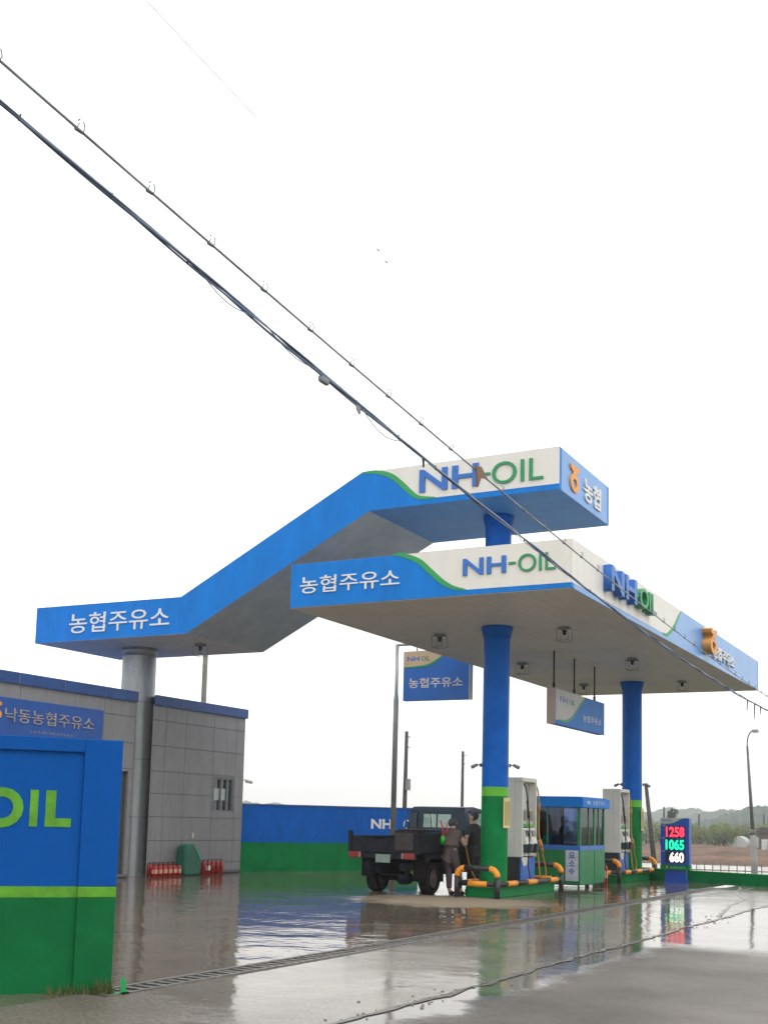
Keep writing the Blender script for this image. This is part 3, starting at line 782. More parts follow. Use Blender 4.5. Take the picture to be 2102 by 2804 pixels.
swoosh([tuple(p) for p in cur] + [(-15.11, 6.252)], cur, (0, 29.10, 0), ux, uz, nf, ps, .06, cream=TAN)
lettering('NH', (-14.99, 29.094, 5.97), ux, uz, .37, .13, LBLUE, ps, .004, .01)
lettering('OIL', (-14.55, 29.094, 5.965), ux, uz, .26, .13, LGRN, ps, .004)
lettering('농협주유소', (-14.93, 29.10, 5.21), ux, uz, 1.65, .28, mat('letter_warm', (.75, .68, .62), .5), ps, .006, .012)

# price sign
pr = thing('price_sign', 'blue price totem with glowing red, green and white numbers beside the low kerb', 'price sign', (-8.44, 32.9, 0))
DBL = mat('totem_blue', (.015, .075, .42), .35)
a = MB(); a.box((-8.845, 32.8, .50), (-8.05, 33.02, 1.79)); a.build('cabinet', DBL, pr, .008)
a = MB(); a.box((-8.855, 32.79, .36), (-8.04, 33.03, .498)); a.build('green_band', GREEN, pr)
a = MB(); a.prism([(-8.76, .0), (-8.13, .0), (-8.16, .358), (-8.72, .358)], (0, 32.84, 0), ux, uz, (0, .14, 0)); a.build('base', DBL, pr)
cur = smooth_curve([(-8.845, 1.635), (-8.7, 1.62), (-8.52, 1.645), (-8.38, 1.70), (-8.26, 1.765), (-8.15, 1.793)], 18)
swoosh([tuple(p) for p in cur] + [(-8.845, 1.793)], cur, (0, 32.8, 0), ux, uz, nf, pr, .02, cream=mat('totem_grey', (.42, .43, .45), .5))
lettering('NH-OIL', (-8.80, 32.793, 1.69), ux, uz, .28, .06, LBLUE, pr, .003)
for txt, x0, x1, z0, z1, c, s in (('1258', -8.69, -8.18, 1.265, 1.545, (1, .03, .08), 2.6), ('1065', -8.70, -8.19, .915, 1.195, (0, 1, .45), 1.8), ('660', -8.59, -8.20, .575, .845, (1, .98, .9), 2.6)):
    a = MB(); a.box((-8.71, 32.793, z0-.02), (-8.155, 32.799, z1+.02)); o = a.build('number_panel', BLACK, pr)
    lettering(txt, (x0, 32.792, z0), ux, uz, x1-x0, z1-z0, emis('led_'+txt, c, s), o, .004, .03)
for z, tx in ((1.58, '휘발유'), (1.235, '경유'), (.875, '등유')):
    lettering(tx, (-8.81, 32.799, z-.02), ux, uz, .03+.035*len(tx), .04, mat('totem_text', (.5, .6, .8), .5), pr, .003)
lettering('농협주유소', (-8.58, 32.79, .40), ux, uz, .42, .06, mat('totem_pale_green', (.25, .5, .35), .5), pr, .003)
logo((-8.70, 32.79, .40), ux, uz, .06, .07, pr, .003)

# ================================================================== REAR WALL, KERB, FRONT WALL
def wall_pt(o, d, t): return V(o) + V(d)*t
bw = thing('boundary_wall', 'long blue and green boundary wall behind the truck with white letters', 'wall', tuple(BW0))
nbw = V((BWD.y, -BWD.x, 0))      # faces the forecourt
a = MB(); a.prism([(-1.2, -.02), (6.75, -.02), (6.75, .82), (-1.2, .82)], BW0, BWD, (0, 0, 1), -nbw*.18); a.build('lower_band', GREEN, bw)
a = MB(); a.prism([(-1.2, .822), (6.75, .822), (6.75, 1.90), (-1.2, 1.86)], BW0, BWD, (0, 0, 1), -nbw*.18); a.build('upper_band', mat('wall_blue', (.002, .115, .50), .5, spec=.1, var=.12, streak=3), bw)
a = MB(); a.prism([(-1.25, 1.862), (6.8, 1.902), (6.8, 1.935), (-1.25, 1.895)], BW0+nbw*.02, BWD, (0, 0, 1), -nbw*.22); a.build('coping', mat('coping_blue', (.05, .10, .22), .6), bw)
for t_, s_ in ((.20, 0), (2.2, 0), (4.2, 0), (6.2, 0)):
    pass
lettering('NH', tuple(BW0+BWD*4.76+nbw*.002+V((0, 0, 1.26))), BWD, (0, 0, 1), .83, .30, WHITE, bw, .006, .03)
lettering('-', tuple(BW0+BWD*5.63+nbw*.002+V((0, 0, 1.38))), BWD, (0, 0, 1), .10, .05, WHITE, bw, .006)
lettering('OIL', tuple(BW0+BWD*6.08+nbw*.002+V((0, 0, 1.26))), BWD, (0, 0, 1), .62, .30, WHITE, bw, .006, .0)

kb = thing('kerb_wall', 'low green painted kerb wall along the back of the forecourt', 'kerb', tuple(KB))
nk = V((KD.y, -KD.x, 0))
a = MB(); a.prism([(-7.9, -.02), (4.2, -.02), (4.2, .325), (-7.9, .325)], KB, KD, (0, 0, 1), -nk*.25); a.build('kerb_body', GREEN, kb, .01)
# lamp wire fence on far side of the kerb, thin and pale
fe = thing('wire_fence', 'thin low pale fence of posts and two rails beyond the green kerb', 'fence', tuple(pol(-12, 78, -1.7)))
FM = mat('fence_pale', (.10, .08, .07), .6)
for k in range(17):
    p = pol(-14.9+.36*k, 86, -1.7)
    a = MB(); a.tube([p, p+V((0, 0, .85))], .035, 6); a.build('post', FM, fe)
a = MB(); P0, P1 = pol(-14.9, 86, -1.7), pol(-9.1, 86, -1.7)
for z in (.32,): a.tube([P0+V((0, 0, z)), P1+V((0, 0, z))], .045, 6)
a.build('rail', mat('fence_rust', (.22, .12, .09), .7), fe)
a = MB(); a.tube([P0+V((0, 0, .8)), P1+V((0, 0, .8))], .015, 6); a.build('rail', FM, fe)

# near wall at the left edge
FA = V((-7.01, 8.13, 0)); FD = V((-.64, -.768, 0)).normalized(); nF = V((-FD.y, FD.x, 0))
if nF.x < 0: nF = -nF
WB = mat('near_wall_blue', (.002, .083, .36), .6, spec=.08, var=.05, scale=1.6, bump=.15, bscale=9)
WG = mat('near_wall_green', (.006, .135, .043), .7, spec=.08, var=.12, scale=2.2, bump=.15, bscale=9)
WL = mat('near_wall_lime', (.10, .36, .01), .5, var=.2, scale=5)
fw = thing('roadside_wall', 'blue and green painted roadside wall with lime letters at the left edge', 'wall', tuple(FA))
def wprism(t0, t1, z0, z1, n0, n1, name, m_, bev=.006):
    a = MB(); a.prism([(t0, z0), (t1, z0), (t1, z1), (t0, z1)], FA+nF*n0, FD, (0, 0, 1), nF*(n1-n0)); return a.build(name, m_, fw, bev)
for z0, z1, m_ in ((-.05, .81, WG), (.811, .905, WL), (.906, 2.19, WB)):
    wprism(0, .33, z0, z1, -.30, 0, 'end_pier', m_)
wprism(.3305, 2.8, 2.07, 2.19, -.28, -.002, 'top_beam', WB)
for z0, z1, m_ in ((-.05, .81, WG), (.811, .905, WL), (.906, 2.069, WB)):
    wprism(.3305, 2.8, z0, z1, -.26, -.035, 'wall_panel', m_, 0)
UW = -FD
org = FA + FD*2.2 + nF*(-.0345)
lettering('NH', tuple(FA+FD*1.95-nF*.0345+V((0, 0, 1.415))), UW, (0, 0, 1), .55, .315, WL, fw, .006, .03)
lettering('-', tuple(FA+FD*1.36-nF*.0345+V((0, 0, 1.55))), UW, (0, 0, 1), .12, .05, WL, fw, .006)
lettering('O', tuple(FA+FD*1.18-nF*.0345+V((0, 0, 1.40))), UW, (0, 0, 1), .36, .345, WL, fw, .006, .045)
lettering('I', tuple(FA+FD*.768-nF*.0345+V((0, 0, 1.415))), UW, (0, 0, 1), .068, .315, WL, fw, .006, .0)
lettering('L', tuple(FA+FD*.638-nF*.0345+V((0, 0, 1.415))), UW, (0, 0, 1), .222, .315, WL, fw, .006, .05)
# weeds and a broken green stub at the foot of the wall
WEED = mat('weed', (.10, .13, .03), .7, var=.4, scale=30)
a = MB()
for i in range(420):
    t_ = abs(random.gauss(0, .16)); p = FA + FD*random.uniform(-.02, .55)*(1 if i % 3 else .25) + nF*random.uniform(.0, .10)
    h = random.uniform(.02, .10)*(1.5 if i % 3 == 0 else 1); an = random.uniform(0, 6.3); dx = V((math.cos(an), math.sin(an), 0))*.004; ln = V((random.uniform(-.03, .03), random.uniform(-.03, .03), h))
    a.face([p-dx, p+dx, p+ln])
o = a.build('weeds', WEED); o['kind'] = 'stuff'; tag(o, 'short weeds growing along the foot of the roadside wall', 'weeds')
st = thing('broken_post', 'short broken green post stub standing right of the roadside wall foot', 'post', (-6.87, 8.18, 0))
a = MB(); a.prism([(-.02, 0), (.03, 0), (.02, .11), (-.005, .145), (-.025, .12)], (-6.87, 8.12, 0), V((.8, .6, 0)), (0, 0, 1), V((-.012, .016, 0))); a.build('stub', STRIPE, st)
a = MB(); a.box((-6.92, 8.06, .001), (-6.83, 8.16, .012)); a.build('foot_plate', STRIPE, st)
a = MB(); a.tube([(-6.96, 8.20, 0), (-6.955, 8.21, .12)], [.014, .008], 8)
tag(a.build('marker_peg', mat('peg_yellow', (.55, .42, .03), .6)), 'tiny yellow peg at the right foot of the roadside wall', 'peg')

# ================================================================== BUILDING
bd = thing('station_building', 'flat roofed grey panelled station office with navy roof trim at left', 'building', (-19.09, 20, 0))
XB = -19.09
vs_ = [10.2, 11.9, 13.6, 15.3, 17.0, 18.7, 20.4, 21.4, 22.52]
vs2 = [23.22, 23.73, 24.55, 25.78, 26.82, 27.2]
hz = [0.02, .30, .88, 1.476, 2.06, 2.62, 3.26, 3.9, 4.30]
WIN = (25.74, 26.78, 1.64, 2.575)
DOOR = (21.75, 22.37, 0.0, 2.56)
def panels(vs, mb):
    for i in range(len(vs)-1):
        for j in range(len(hz)-1):
            y0_, y1_, z0_, z1_ = vs[i]+.006, vs[i+1]-.006, hz[j]+.006, hz[j+1]-.006
            parts = [(y0_, y1_, z0_, z1_)]
            for W_ in (WIN, DOOR):
                out = []
                for (a0, a1, b0, b1) in parts:
                    if a1 <= W_[0] or a0 >= W_[1] or b1 <= W_[2] or b0 >= W_[3]: out.append((a0, a1, b0, b1)); continue
                    if a0 < W_[0]: out.append((a0, W_[0], b0, b1))
                    if a1 > W_[1]: out.append((W_[1], a1, b0, b1))
                    m0, m1 = max(a0, W_[0]), min(a1, W_[1])
                    if b0 < W_[2]: out.append((m0, m1, b0, W_[2]))
                    if b1 > W_[3]: out.append((m0, m1, W_[3], b1))
                parts = out
            for p in parts: mb.box((XB-.03, p[0], p[2]), (XB, p[1], p[3]))
for v_ in (vs_, vs2):
    a = MB(); panels(v_, a); a.build('wall', GREYP, bd)
a = MB()
a.box((-27, 10.2, 0), (XB-.20, 22.51, 4.3)); a.prism([(XB-.20, 23.47), (-19.56, 23.80), (-20.3, 23.95), (-27, 23.95), (-27, 27.19), (XB-.20, 27.19)], (0, 0, 0), ux, uy, (0, 0, 4.3)); a.box((-27, 22.515, 0), (-20.9, 23.94, 4.3))
# thin backing behind the panels, leaving openings
for (ya, yb, W_) in ((10.2, 22.51, DOOR), (23.46, 27.19, WIN)):
    a.box((XB-.195, ya, 0.0), (XB-.032, W_[0], 4.3)); a.box((XB-.195, W_[1], 0), (XB-.032, yb, 4.3)); a.box((XB-.195, W_[0]+.001, W_[3]), (XB-.032, W_[1]-.001, 4.3))
    if W_[2] > 0: a.box((XB-.195, W_[0]+.001, 0), (XB-.032, W_[1]-.001, W_[2]))
a.build('inner_wall', GREYJ, bd)
a = MB(); a.box((-27, 27.192, 0.02), (XB-.0, 27.215, 4.3)); a.build('end_wall', GREYP, bd)
a = MB(); a.box((-20.0, 22.511, 0), (XB-.01, 22.52, 4.29)); a.build('end_wall', GREYP, bd)
a = MB(); a.prism([(XB-.001, 23.225), (-19.55, 23.79), (-19.56, 23.78), (XB-.012, 23.215)], (0, 0, 0), ux, uy, (0, 0, 4.29)); a.build('end_wall', GREYP, bd)
a = MB(); a.box((-27.05, 10.1, 4.27), (XB+.05, 22.56, 4.53)); a.prism([(XB+.05, 23.18), (-19.56, 23.76), (-20.3, 23.95), (-27.05, 23.95), (-27.05, 27.28), (XB+.05, 27.28)], (0, 0, 4.27), ux, uy, (0, 0, .26)); a.box((-27.05, 22.562, 4.27), (-20.85, 23.948, 4.53))
a.build('roof_trim', NAVY, bd, .01)
a = MB()
for y in (11.5, 13, 14.4, 15.8, 17.2, 18.6, 20.0, 21.35, 24.3, 25.7, 26.8): a.box((XB+.05, y, 4.272), (XB+.054, y+.022, 4.528))
a.build('trim_joint', mat('trim_seam', (.12, .16, .28), .5), bd)
# window
wn = MB(); y0_, y1_, z0_, z1_ = WIN
for q in ((y0_, y0_+.05, z0_, z1_), (y1_-.05, y1_, z0_, z1_), (y0_+.051, y1_-.051, z1_-.05, z1_), (y0_+.051, y1_-.051, z0_, z0_+.05), ((y0_+y1_)/2-.06, (y0_+y1_)/2-.03, z0_+.051, z1_-.051), ((y0_+y1_)/2+.22, (y0_+y1_)/2+.25, z0_+.051, z1_-.051)):
    wn.box((XB-.10, q[0], q[2]), (XB-.02, q[1], q[3]))
wf = wn.build('window', mat('window_frame_grey', (.17, .18, .19), .4), bd)
a = MB(); a.box((XB-.085, y0_+.05, z0_+.05), (XB-.08, y1_-.05, z1_-.05)); a.build('pane', mat('window_glass_dark', (.03, .035, .045), .06, spec=.9), wf)
a = MB(); a.box((XB-.079, y0_+.24, z0_+.32), (XB-.076, y1_-.28, z1_-.30)); a.build('pale_sheet', mat('pale_paper', (.5, .56, .55), .6), wf)
a = MB(); a.box((XB-.14, DOOR[0], 0), (XB-.08, DOOR[1], 2.56)); a.build('door', mat('door_dark', (.06, .065, .07), .4), bd)
a = MB(); a.box((XB-.02, 10.5, .02), (XB+.012, 22.5, .09)); a.box((XB-.02, 23.24, .02), (XB+.012, 27.2, .09)); a.build('plinth', GREYJ, bd)
# side window camera on the corner
t = thing('security_camera', 'small pale security camera on the far corner of the grey office', 'security camera', (XB, 27.2, 2.6))
a = MB(); a.tube([(XB-.02, 27.21, 2.55), (XB+.02, 27.36, 2.55)], .012, 8); a.build('bracket', GREYJ, t)
a = MB(); a.tube([(XB, 27.34, 2.53), (XB+.10, 27.50, 2.50)], .05, 10); a.build('camera_housing', PWHITE, t)
# office name board
nb = thing('name_board', 'blue name board with orange emblem high on the grey office wall', 'sign', (-19.05, 19, 3.3))
a = MB(); a.box((-19.088, 15.8, 3.13), (-19.02, 21.3, 3.95)); a.build('board', mat('board_blue', (.015, .085, .36), .45, var=.1), nb, .006)
lettering('낙동농협주유소', (-19.02, 18.22, 3.44), uy, uz, 2.76, .30, mat('letter_dull', (.36, .32, .31), .5), nb, .02, .0)
logo((-19.02, 17.62, 3.43), uy, uz, .52, .42, nb, .02)
a = MB(); y = 19.0
while y < 20.3:
    a.box((-19.02, y, 3.245), (-19.014, y+random.uniform(.02, .05), 3.245+random.choice((.045, .06)))); y += random.uniform(.05, .09)
a.build('lettering', mat('letter_faint', (.14, .19, .34), .5), nb)

# extinguishers along the office wall and a green hooded bin
ORTAG = mat('label_orange', (.80, .38, .26), .5)
names = ['far left', 'second', 'third', 'fourth', 'fifth']
for k in range(6):
    y = 23.15 + k*.19
    extinguisher(-18.78, y, 0.0, 'red extinguisher with orange label standing left of the green hooded bin', 'red extinguishers left of the bin', .32, ORTAG)
for k in range(6):
    y = 23.20 + k*.18
    extinguisher(-18.97, y, 0.0, 'red extinguisher in the back row against the wall, left of the green bin', 'red extinguishers in the back row', .36)
for k in range(5):
    y = 25.20 + k*.19
    extinguisher(-18.83, y, 0.0, 'red extinguisher standing right of the green hooded bin' if k != 1 else 'red extinguisher with a white label right of the green bin', 'red extinguishers right of the bin' if k != 1 else None, .40, WHITE if k == 1 else None)
bn = thing('hooded_bin', 'green hooded bin with a sloping lid among the red extinguishers', 'bin', (-18.75, 24.72, 0))
BG = mat('bin_green', (.006, .12, .075), .4, var=.15)
a = MB(); a.prism([(24.30, .0), (24.94, .0), (24.96, .40), (24.93, .55), (24.80, .70), (24.62, .80), (24.42, .78), (24.30, .72)], (-19.02, 0, 0), uy, uz, (.28, 0, 0)); a.build('bin_shell', BG, bn, .04)
a = MB(); a.prism([(24.60, .80), (24.80, .71), (24.94, .55), (24.96, .41), (24.90, .42), (24.70, .66)], (-18.738, 0, 0), uy, uz, (.012, 0, 0)); a.build('lid_edge', mat('bin_green_pale', (.08, .28, .18), .4), bn)
tg = mat('wall_hook', (.6, .6, .55), .4)
a = MB(); a.box((XB, 24.98, .95), (XB+.03, 25.03, 1.08)); tag(a.build('wall_tap', tg), 'small pale tap fitting on the grey office wall above the green bin', 'tap')

# ================================================================== TRUCK
TB = mat('truck_dark_blue', (.006, .030, .058), .35, var=.15, scale=3, coat=.1, spec=.3)
TD = mat('truck_dark', (.013, .016, .025), .7, var=.35, scale=7, spec=.2)
TBR = mat('truck_rust', (.026, .016, .017), .7, var=.35, scale=8, spec=.2)
TLT = mat('tail_red', (.22, .012, .015), .2, var=.1)
tr = thing('pickup_truck', 'old dark blue flatbed pickup truck seen from behind at the pump', 'truck', (-11.73, 23.9, 0))
tx0, tx1, ty = -12.55, -10.93, 21.85
a = MB(); a.box((tx0+.05, ty+.05, .84), (tx1-.05, 24.30, .90)); a.build('bed_floor', TD, tr)
a = MB(); a.box((tx0, ty, .86), (tx0+.045, 24.30, 1.20)); a.box((tx0-.012, ty-.02, .84), (tx0+.07, ty+.06, 1.31)); a.build('bed_side', TD, tr, .01)
a = MB(); a.box((tx1-.045, ty, .86), (tx1, 24.30, 1.27)); a.box((tx1-.07, ty-.02, .84), (tx1+.012, ty+.06, 1.31)); a.build('bed_side', TD, tr, .01)
a = MB(); a.prism([(tx0+.075, .86), (tx1-.075, .86), (tx1-.075, 1.31), (tx1-.52, 1.335), (tx1-.56, 1.16), (tx0+.6, 1.13), (tx0+.2, 1.17), (tx0+.075, 1.22)], (0, ty-.005, 0), ux, uz, (0, .045, 0)); o = a.build('tailgate', TD, tr, .006)
a = MB(); a.prism([(tx0+.1, .90), (tx1-.65, .90), (tx1-.65, 1.06), (tx0+.1, 1.08)], (0, ty-.015, 0), ux, uz, (0, .009, 0)); a.build('pressed_panel', TD, o)
a = MB(); a.box((tx1-.52, ty-.012, .93), (tx1-.09, ty-.006, 1.29)); a.build('rusty_panel', mat('truck_brown_patch', (.038, .031, .035), .7, var=.3, scale=8), o)
a = MB(); a.box((tx1-.5, ty+.06, .91), (tx1-.09, ty+.55, 1.36)); a.build('tool_box', TBR, tr, .02)
a = MB(); a.box((tx0+.02, ty-.03, .74), (tx1-.02, ty+.04, .845)); a.build('rear_beam', TD, tr, .01)
for x0 in (tx0+.03, tx1-.33):
    a = MB(); a.box((x0, ty-.065, .745), (x0+.30, ty-.032, .87)); o = a.build('tail_light', TLT, tr, .01)
    a = MB(); a.box((x0+(.25 if x0 < -12 else 0.0), ty-.07, .755), (x0+(.30 if x0 < -12 else .04), ty-.066, .86)); a.build('reversing_lens', mat('lens_clear', (.25, .16, .15), .2), o)
a = MB(); a.box((tx0+.68, ty-.06, .66), (tx0+1.02, ty-.035, .83)); o = a.build('number_plate', mat('plate_pale', (.20, .27, .25), .4), tr, .004)
a = MB(); a.box((tx0+.35, ty+.1, .50), (tx0+.45, 25.6, .66)); a.box((tx1-.45, ty+.1, .50), (tx1-.35, 25.6, .66)); a.box((tx0+.45, ty+.35, .42), (tx1-.45, ty+.6, .62)); a.build('chassis', TD, tr)
a = MB(); a.tube([(tx0+.2, 22.82, .30), (tx1-.2, 22.82, .30)], .05, 10); a.tube([(-11.7, 22.68, .30), (-11.7, 22.98, .30)], .13, 14); a.build('axle', TD, tr)
a = MB(); a.box((tx1-.62, ty+.35, .30), (tx1-.44, ty+.55, .52)); a.box((tx1-.40, 23.4, .40), (tx1-.04, 24.1, .72)); a.build('fuel_tank', TD, tr, .02)
def wheel(x, y, r, wd, sx):
    a = MB(); n = 28
    prof = [(-.5, .62), (-.5, .93), (-.38, 1.0), (.38, 1.0), (.5, .93), (.5, .62)]
    pts = []
    rings = []
    for (t_, k) in prof:
        rings.append([a.bm.verts.new((x+t_*wd, y+math.cos(2*math.pi*i/n)*r*k, r+math.sin(2*math.pi*i/n)*r*k)) for i in range(n)])
    for q in range(len(rings)-1):
        for i in range(n):
            f = a.bm.faces.new((rings[q][i], rings[q][(i+1) % n], rings[q+1][(i+1) % n], rings[q+1][i])); f.smooth = q in (1, 3)
    w_ = thing_part('wheel', tr, a, RUBBER)
    a = MB(); a.tube([(x-.42*wd, y, r), (x+.40*wd, y, r)], r*.62, 24); a.tube([(x+sx*.40*wd, y, r), (x+sx*.55*wd, y, r)], r*.2, 14)
    a.build('rim', mat('wheel_rim', (.10, .075, .075), .5, var=.3, scale=10), w_)
def thing_part(name, parent, a, m_):
    return a.build(name, m_, parent)
wheel(-12.36, 22.82, .33, .24, -1); wheel(-11.12, 22.82, .33, .24, 1)
wheel(-12.36, 25.25, .31, .18, -1); wheel(-11.12, 25.25, .31, .18, 1)
for x in (-12.36, -11.12):
    a = MB(); a.box((x-.14, 23.22, .25), (x+.14, 23.24, .80)); a.build('mud_flap', RUBBER, tr)
    a = MB(); a.box((x-.15, 22.36, .34), (x+.13, 22.38, .82)); a.build('mud_flap', RUBBER, tr)
    a = MB(); a.prism([(22.38, .64), (22.38, .84), (23.24, .84), (23.24, .64), (23.05, .74), (22.6, .74)], (x-.14, 0, 0), uy, uz, (.28, 0, 0)); a.build('wheel_arch', TD, tr)
for xs_ in (tx1-.06, tx0+.02):
    a = MB(); a.box((xs_, 23.3, .45), (xs_+.04, 24.35, .86)); a.build('side_skirt', TD, tr)
a = MB(); a.box((-12.0, 22.2, .36), (-11.5, 22.6, .66)); a.build('spare_wheel', RUBBER, tr, .05)
# cab: side profile extruded, narrowing upwards
cy0 = 24.42
prof = [(cy0, .42), (cy0, 1.30), (cy0+.05, 1.78), (cy0+.14, 1.865), (cy0+.55, 1.885), (cy0+.98, 1.84), (cy0+1.12, 1.74), (cy0+1.42, 1.22), (cy0+1.50, .85), (cy0+1.50, .42)]
def cab_shell(prof, x0, x1, taper, mb, mi=0):
    L = []; R_ = []
    for (y, z) in prof:
        k = max(0, (z-1.15))/.73*taper
        L.append(mb.bm.verts.new((x0+k, y, z))); R_.append(mb.bm.verts.new((x1-k, y, z)))
    return L, R_
def quadz(mb, y0, z0, y1, z1, xa, xb, mi=0): pass
# rear wall with window opening, side walls with window openings
def kx(z): return max(0, (z-1.15))/.73*.13
CX0, CX1 = tx0+.02, tx1-.02
def rear_y(z): return cy0 if z <= 1.30 else cy0 + (z-1.30)/.48*.05
a = MB()
def rq(xa, xb, z0, z1):
    a.face([(xa(z0), rear_y(z0), z0), (xb(z0), rear_y(z0), z0), (xb(z1), rear_y(z1), z1), (xa(z1), rear_y(z1), z1)])
xl = lambda z: CX0+kx(z); xr = lambda z: CX1-kx(z)
w0, w1 = -12.08, -11.40; wz0, wz1 = 1.40, 1.70
rq(xl, xr, .42, 1.30); rq(xl, xr, 1.30, wz0)
rq(xl, lambda z: w0, wz0, wz1); rq(lambda z: w1, xr, wz0, wz1); rq(xl, xr, wz1, 1.78)
# roof strips from profile
rp = [(cy0+.05, 1.78), (cy0+.14, 1.865), (cy0+.55, 1.885), (cy0+.98, 1.84), (cy0+1.12, 1.74)]
for i in range(len(rp)-1):
    (ya, za), (yb, zb_) = rp[i], rp[i+1]
    f = a.face([(xl(za), ya, za), (xr(za), ya, za), (xr(zb_), yb, zb_), (xl(zb_), yb, zb_)]); f.smooth = True
# front and nose below windscreen
a.face([(xl(1.22), cy0+1.42, 1.22), (xr(1.22), cy0+1.42, 1.22), (CX1, cy0+1.50, .85), (CX0, cy0+1.50, .85)])
a.face([(CX0, cy0+1.5, .85), (CX1, cy0+1.5, .85), (CX1, cy0+1.5, .42), (CX0, cy0+1.5, .42)])
# sides: lower door and pillars
for X_, sgn in ((xl, 1), (xr, -1)):
    a.face([(X_(.42), cy0, .42), (X_(.42), cy0+1.5, .42), (X_(.85), cy0+1.5, .85), (X_(1.22), cy0+1.42, 1.22), (X_(1.22), cy0, 1.22)])
    a.face([(X_(1.22), cy0, 1.22), (X_(1.22), cy0+.22, 1.22), (X_(1.78), cy0+.26, 1.78), (X_(1.78), cy0+.05, 1.78), (X_(1.3), cy0, 1.30)])
    a.face([(X_(1.22), cy0+1.36, 1.22), (X_(1.22), cy0+1.42, 1.22), (X_(1.74), cy0+1.12, 1.74), (X_(1.74), cy0+1.06, 1.74)])
    a.face([(X_(1.78), cy0+.05, 1.78), (X_(1.78), cy0+.26, 1.78), (X_(1.74), cy0+1.06, 1.74), (X_(1.74), cy0+1.12, 1.74), (X_(1.84), cy0+.98, 1.84), (X_(1.885), cy0+.55, 1.885), (X_(1.865), cy0+.14, 1.865)])
a.build('cab', TB, tr)
a = MB(); a.box((CX0+.02, cy0+.02, .42), (CX1-.02, cy0+1.46, .80)); a.box((-12.1, cy0+.12, .8), (-11.75, cy0+.3, 1.38)); a.box((-11.6, cy0+.12, .8), (-11.3, cy0+.3, 1.36)); a.build('cab_interior', TD, tr)
CG = glass('cab_glass', (.72, .82, .80))
a = MB(); a.face([(w0+.012, rear_y(wz0), wz0+.01), (w1-.012, rear_y(wz0), wz0+.01), (w1-.012, rear_y(wz1)-.003, wz1-.01), (w0+.012, rear_y(wz1)-.003, wz1-.01)]); o = a.build('rear_window', CG, tr)
a = MB(); a.box((-11.75, cy0+.0, wz0), (-11.73, cy0+.03, wz1)); a.build('window_bar', BLACK, o)
for s_ in (0, 1):
    a = MB(); X_ = (xl, xr)[s_]; e = .004 if s_ == 0 else -.004
    a.face([(X_(1.22)+e, cy0+.22, 1.22), (X_(1.22)+e, cy0+1.36, 1.22), (X_(1.74)+e, cy0+1.06, 1.74), (X_(1.78)+e, cy0+.26, 1.78)])
    a.build('side_window', CG, tr)
a = MB(); a.face([(xl(1.22)+.03, cy0+1.42, 1.22), (xr(1.22)-.03, cy0+1.42, 1.22), (xr(1.74)-.03, cy0+1.12, 1.74), (xl(1.74)+.03, cy0+1.12, 1.74)]); a.build('windscreen', CG, tr)
a = MB(); a.box((-12.36, cy0-.02, 1.40), (-12.30, cy0-.004, 1.70)); a.box((-12.42, cy0-.012, 1.38), (-12.24, cy0-.003, 1.72)); a.build('side_vent', mat('vent_grey', (.05, .07, .09), .4), tr)
# bed guard frame in front of the cab
a = MB(); a.tube([(CX0-.0, 24.33, .88), (CX0+.02, 24.33, 1.36), (CX0+.10, 24.36, 1.82)], .018, 8)
a.tube([(CX0+.02, 24.33, 1.34), (CX1-.02, 24.33, 1.34)], .018, 8); a.tube([(CX1, 24.33, .88), (CX1-.02, 24.33, 1.36)], .018, 8); a.build('guard_frame', mat('frame_blue', (.02, .06, .11), .4), tr)
a = MB(); a.tube([(CX1-.03, cy0+1.3, 1.25), (CX1+.12, cy0+1.36, 1.32), (CX1+.13, cy0+1.36, 1.35)], .01, 6); a.box((CX1+.07, cy0+1.35, 1.33), (CX1+.20, cy0+1.38, 1.55)); a.build('wing_mirror', BLACK, tr, .008)
# green pot with red handled shears on the bed
gp = thing('green_bucket', 'small bright green bucket on the truck bed edge with red handles sticking up', 'bucket', (-10.86, 22.86, 1.15))
gx, gy = -10.865, 22.93
a = MB(); a.tube([(gx, gy, 1.05), (gx, gy, 1.15), (gx, gy, 1.21), (gx, gy, 1.24)], [.05, .068, .055, .03], 14); a.build('bucket_body', mat('bright_green', (.02, .42, .03), .4), gp)
HR = mat('handle_red', (.5, .03, .06), .4)
a = MB(); a.tube([(gx, gy, 1.23), (gx-.01, gy, 1.40), (gx-.06, gy, 1.56)], [.024, .02, .012], 8); a.build('handle', HR, gp)
a = MB(); a.tube([(gx+.05, gy, 1.22), (gx+.10, gy, 1.38), (gx+.08, gy, 1.50)], [.014, .014, .012], 8); a.build('handle', HR, gp)

# ================================================================== PEOPLE
def skin_mesh(name, V_, E_, R_, m_, parent, root=0, sub=2):
    me = bpy.data.meshes.new(name); me.from_pydata([tuple(v) for v in V_], E_, []); me.update()
    o = bpy.data.objects.new(name, me); COL.objects.link(o)
    sk = o.modifiers.new('skin', 'SKIN'); sk.use_smooth_shade = True
    for i, v in enumerate(me.skin_vertices[0].data):
        r = R_[i]; v.radius = (r, r) if not isinstance(r, tuple) else r
        v.use_root = (i == root)
    o.modifiers.new('sub', 'SUBSURF').levels = sub
    o.modifiers['sub'].render_levels = sub
    dg = bpy.context.evaluated_depsgraph_get()
    m2 = bpy.data.meshes.new_from_object(o.evaluated_get(dg)); m2.name = name
    bpy.data.objects.remove(o)
    m2.materials.clear(); m2.materials.append(m_)
    for p in m2.polygons: p.use_smooth = True
    ob = bpy.data.objects.new(name, m2); COL.objects.link(ob); link(ob, parent)
    return ob

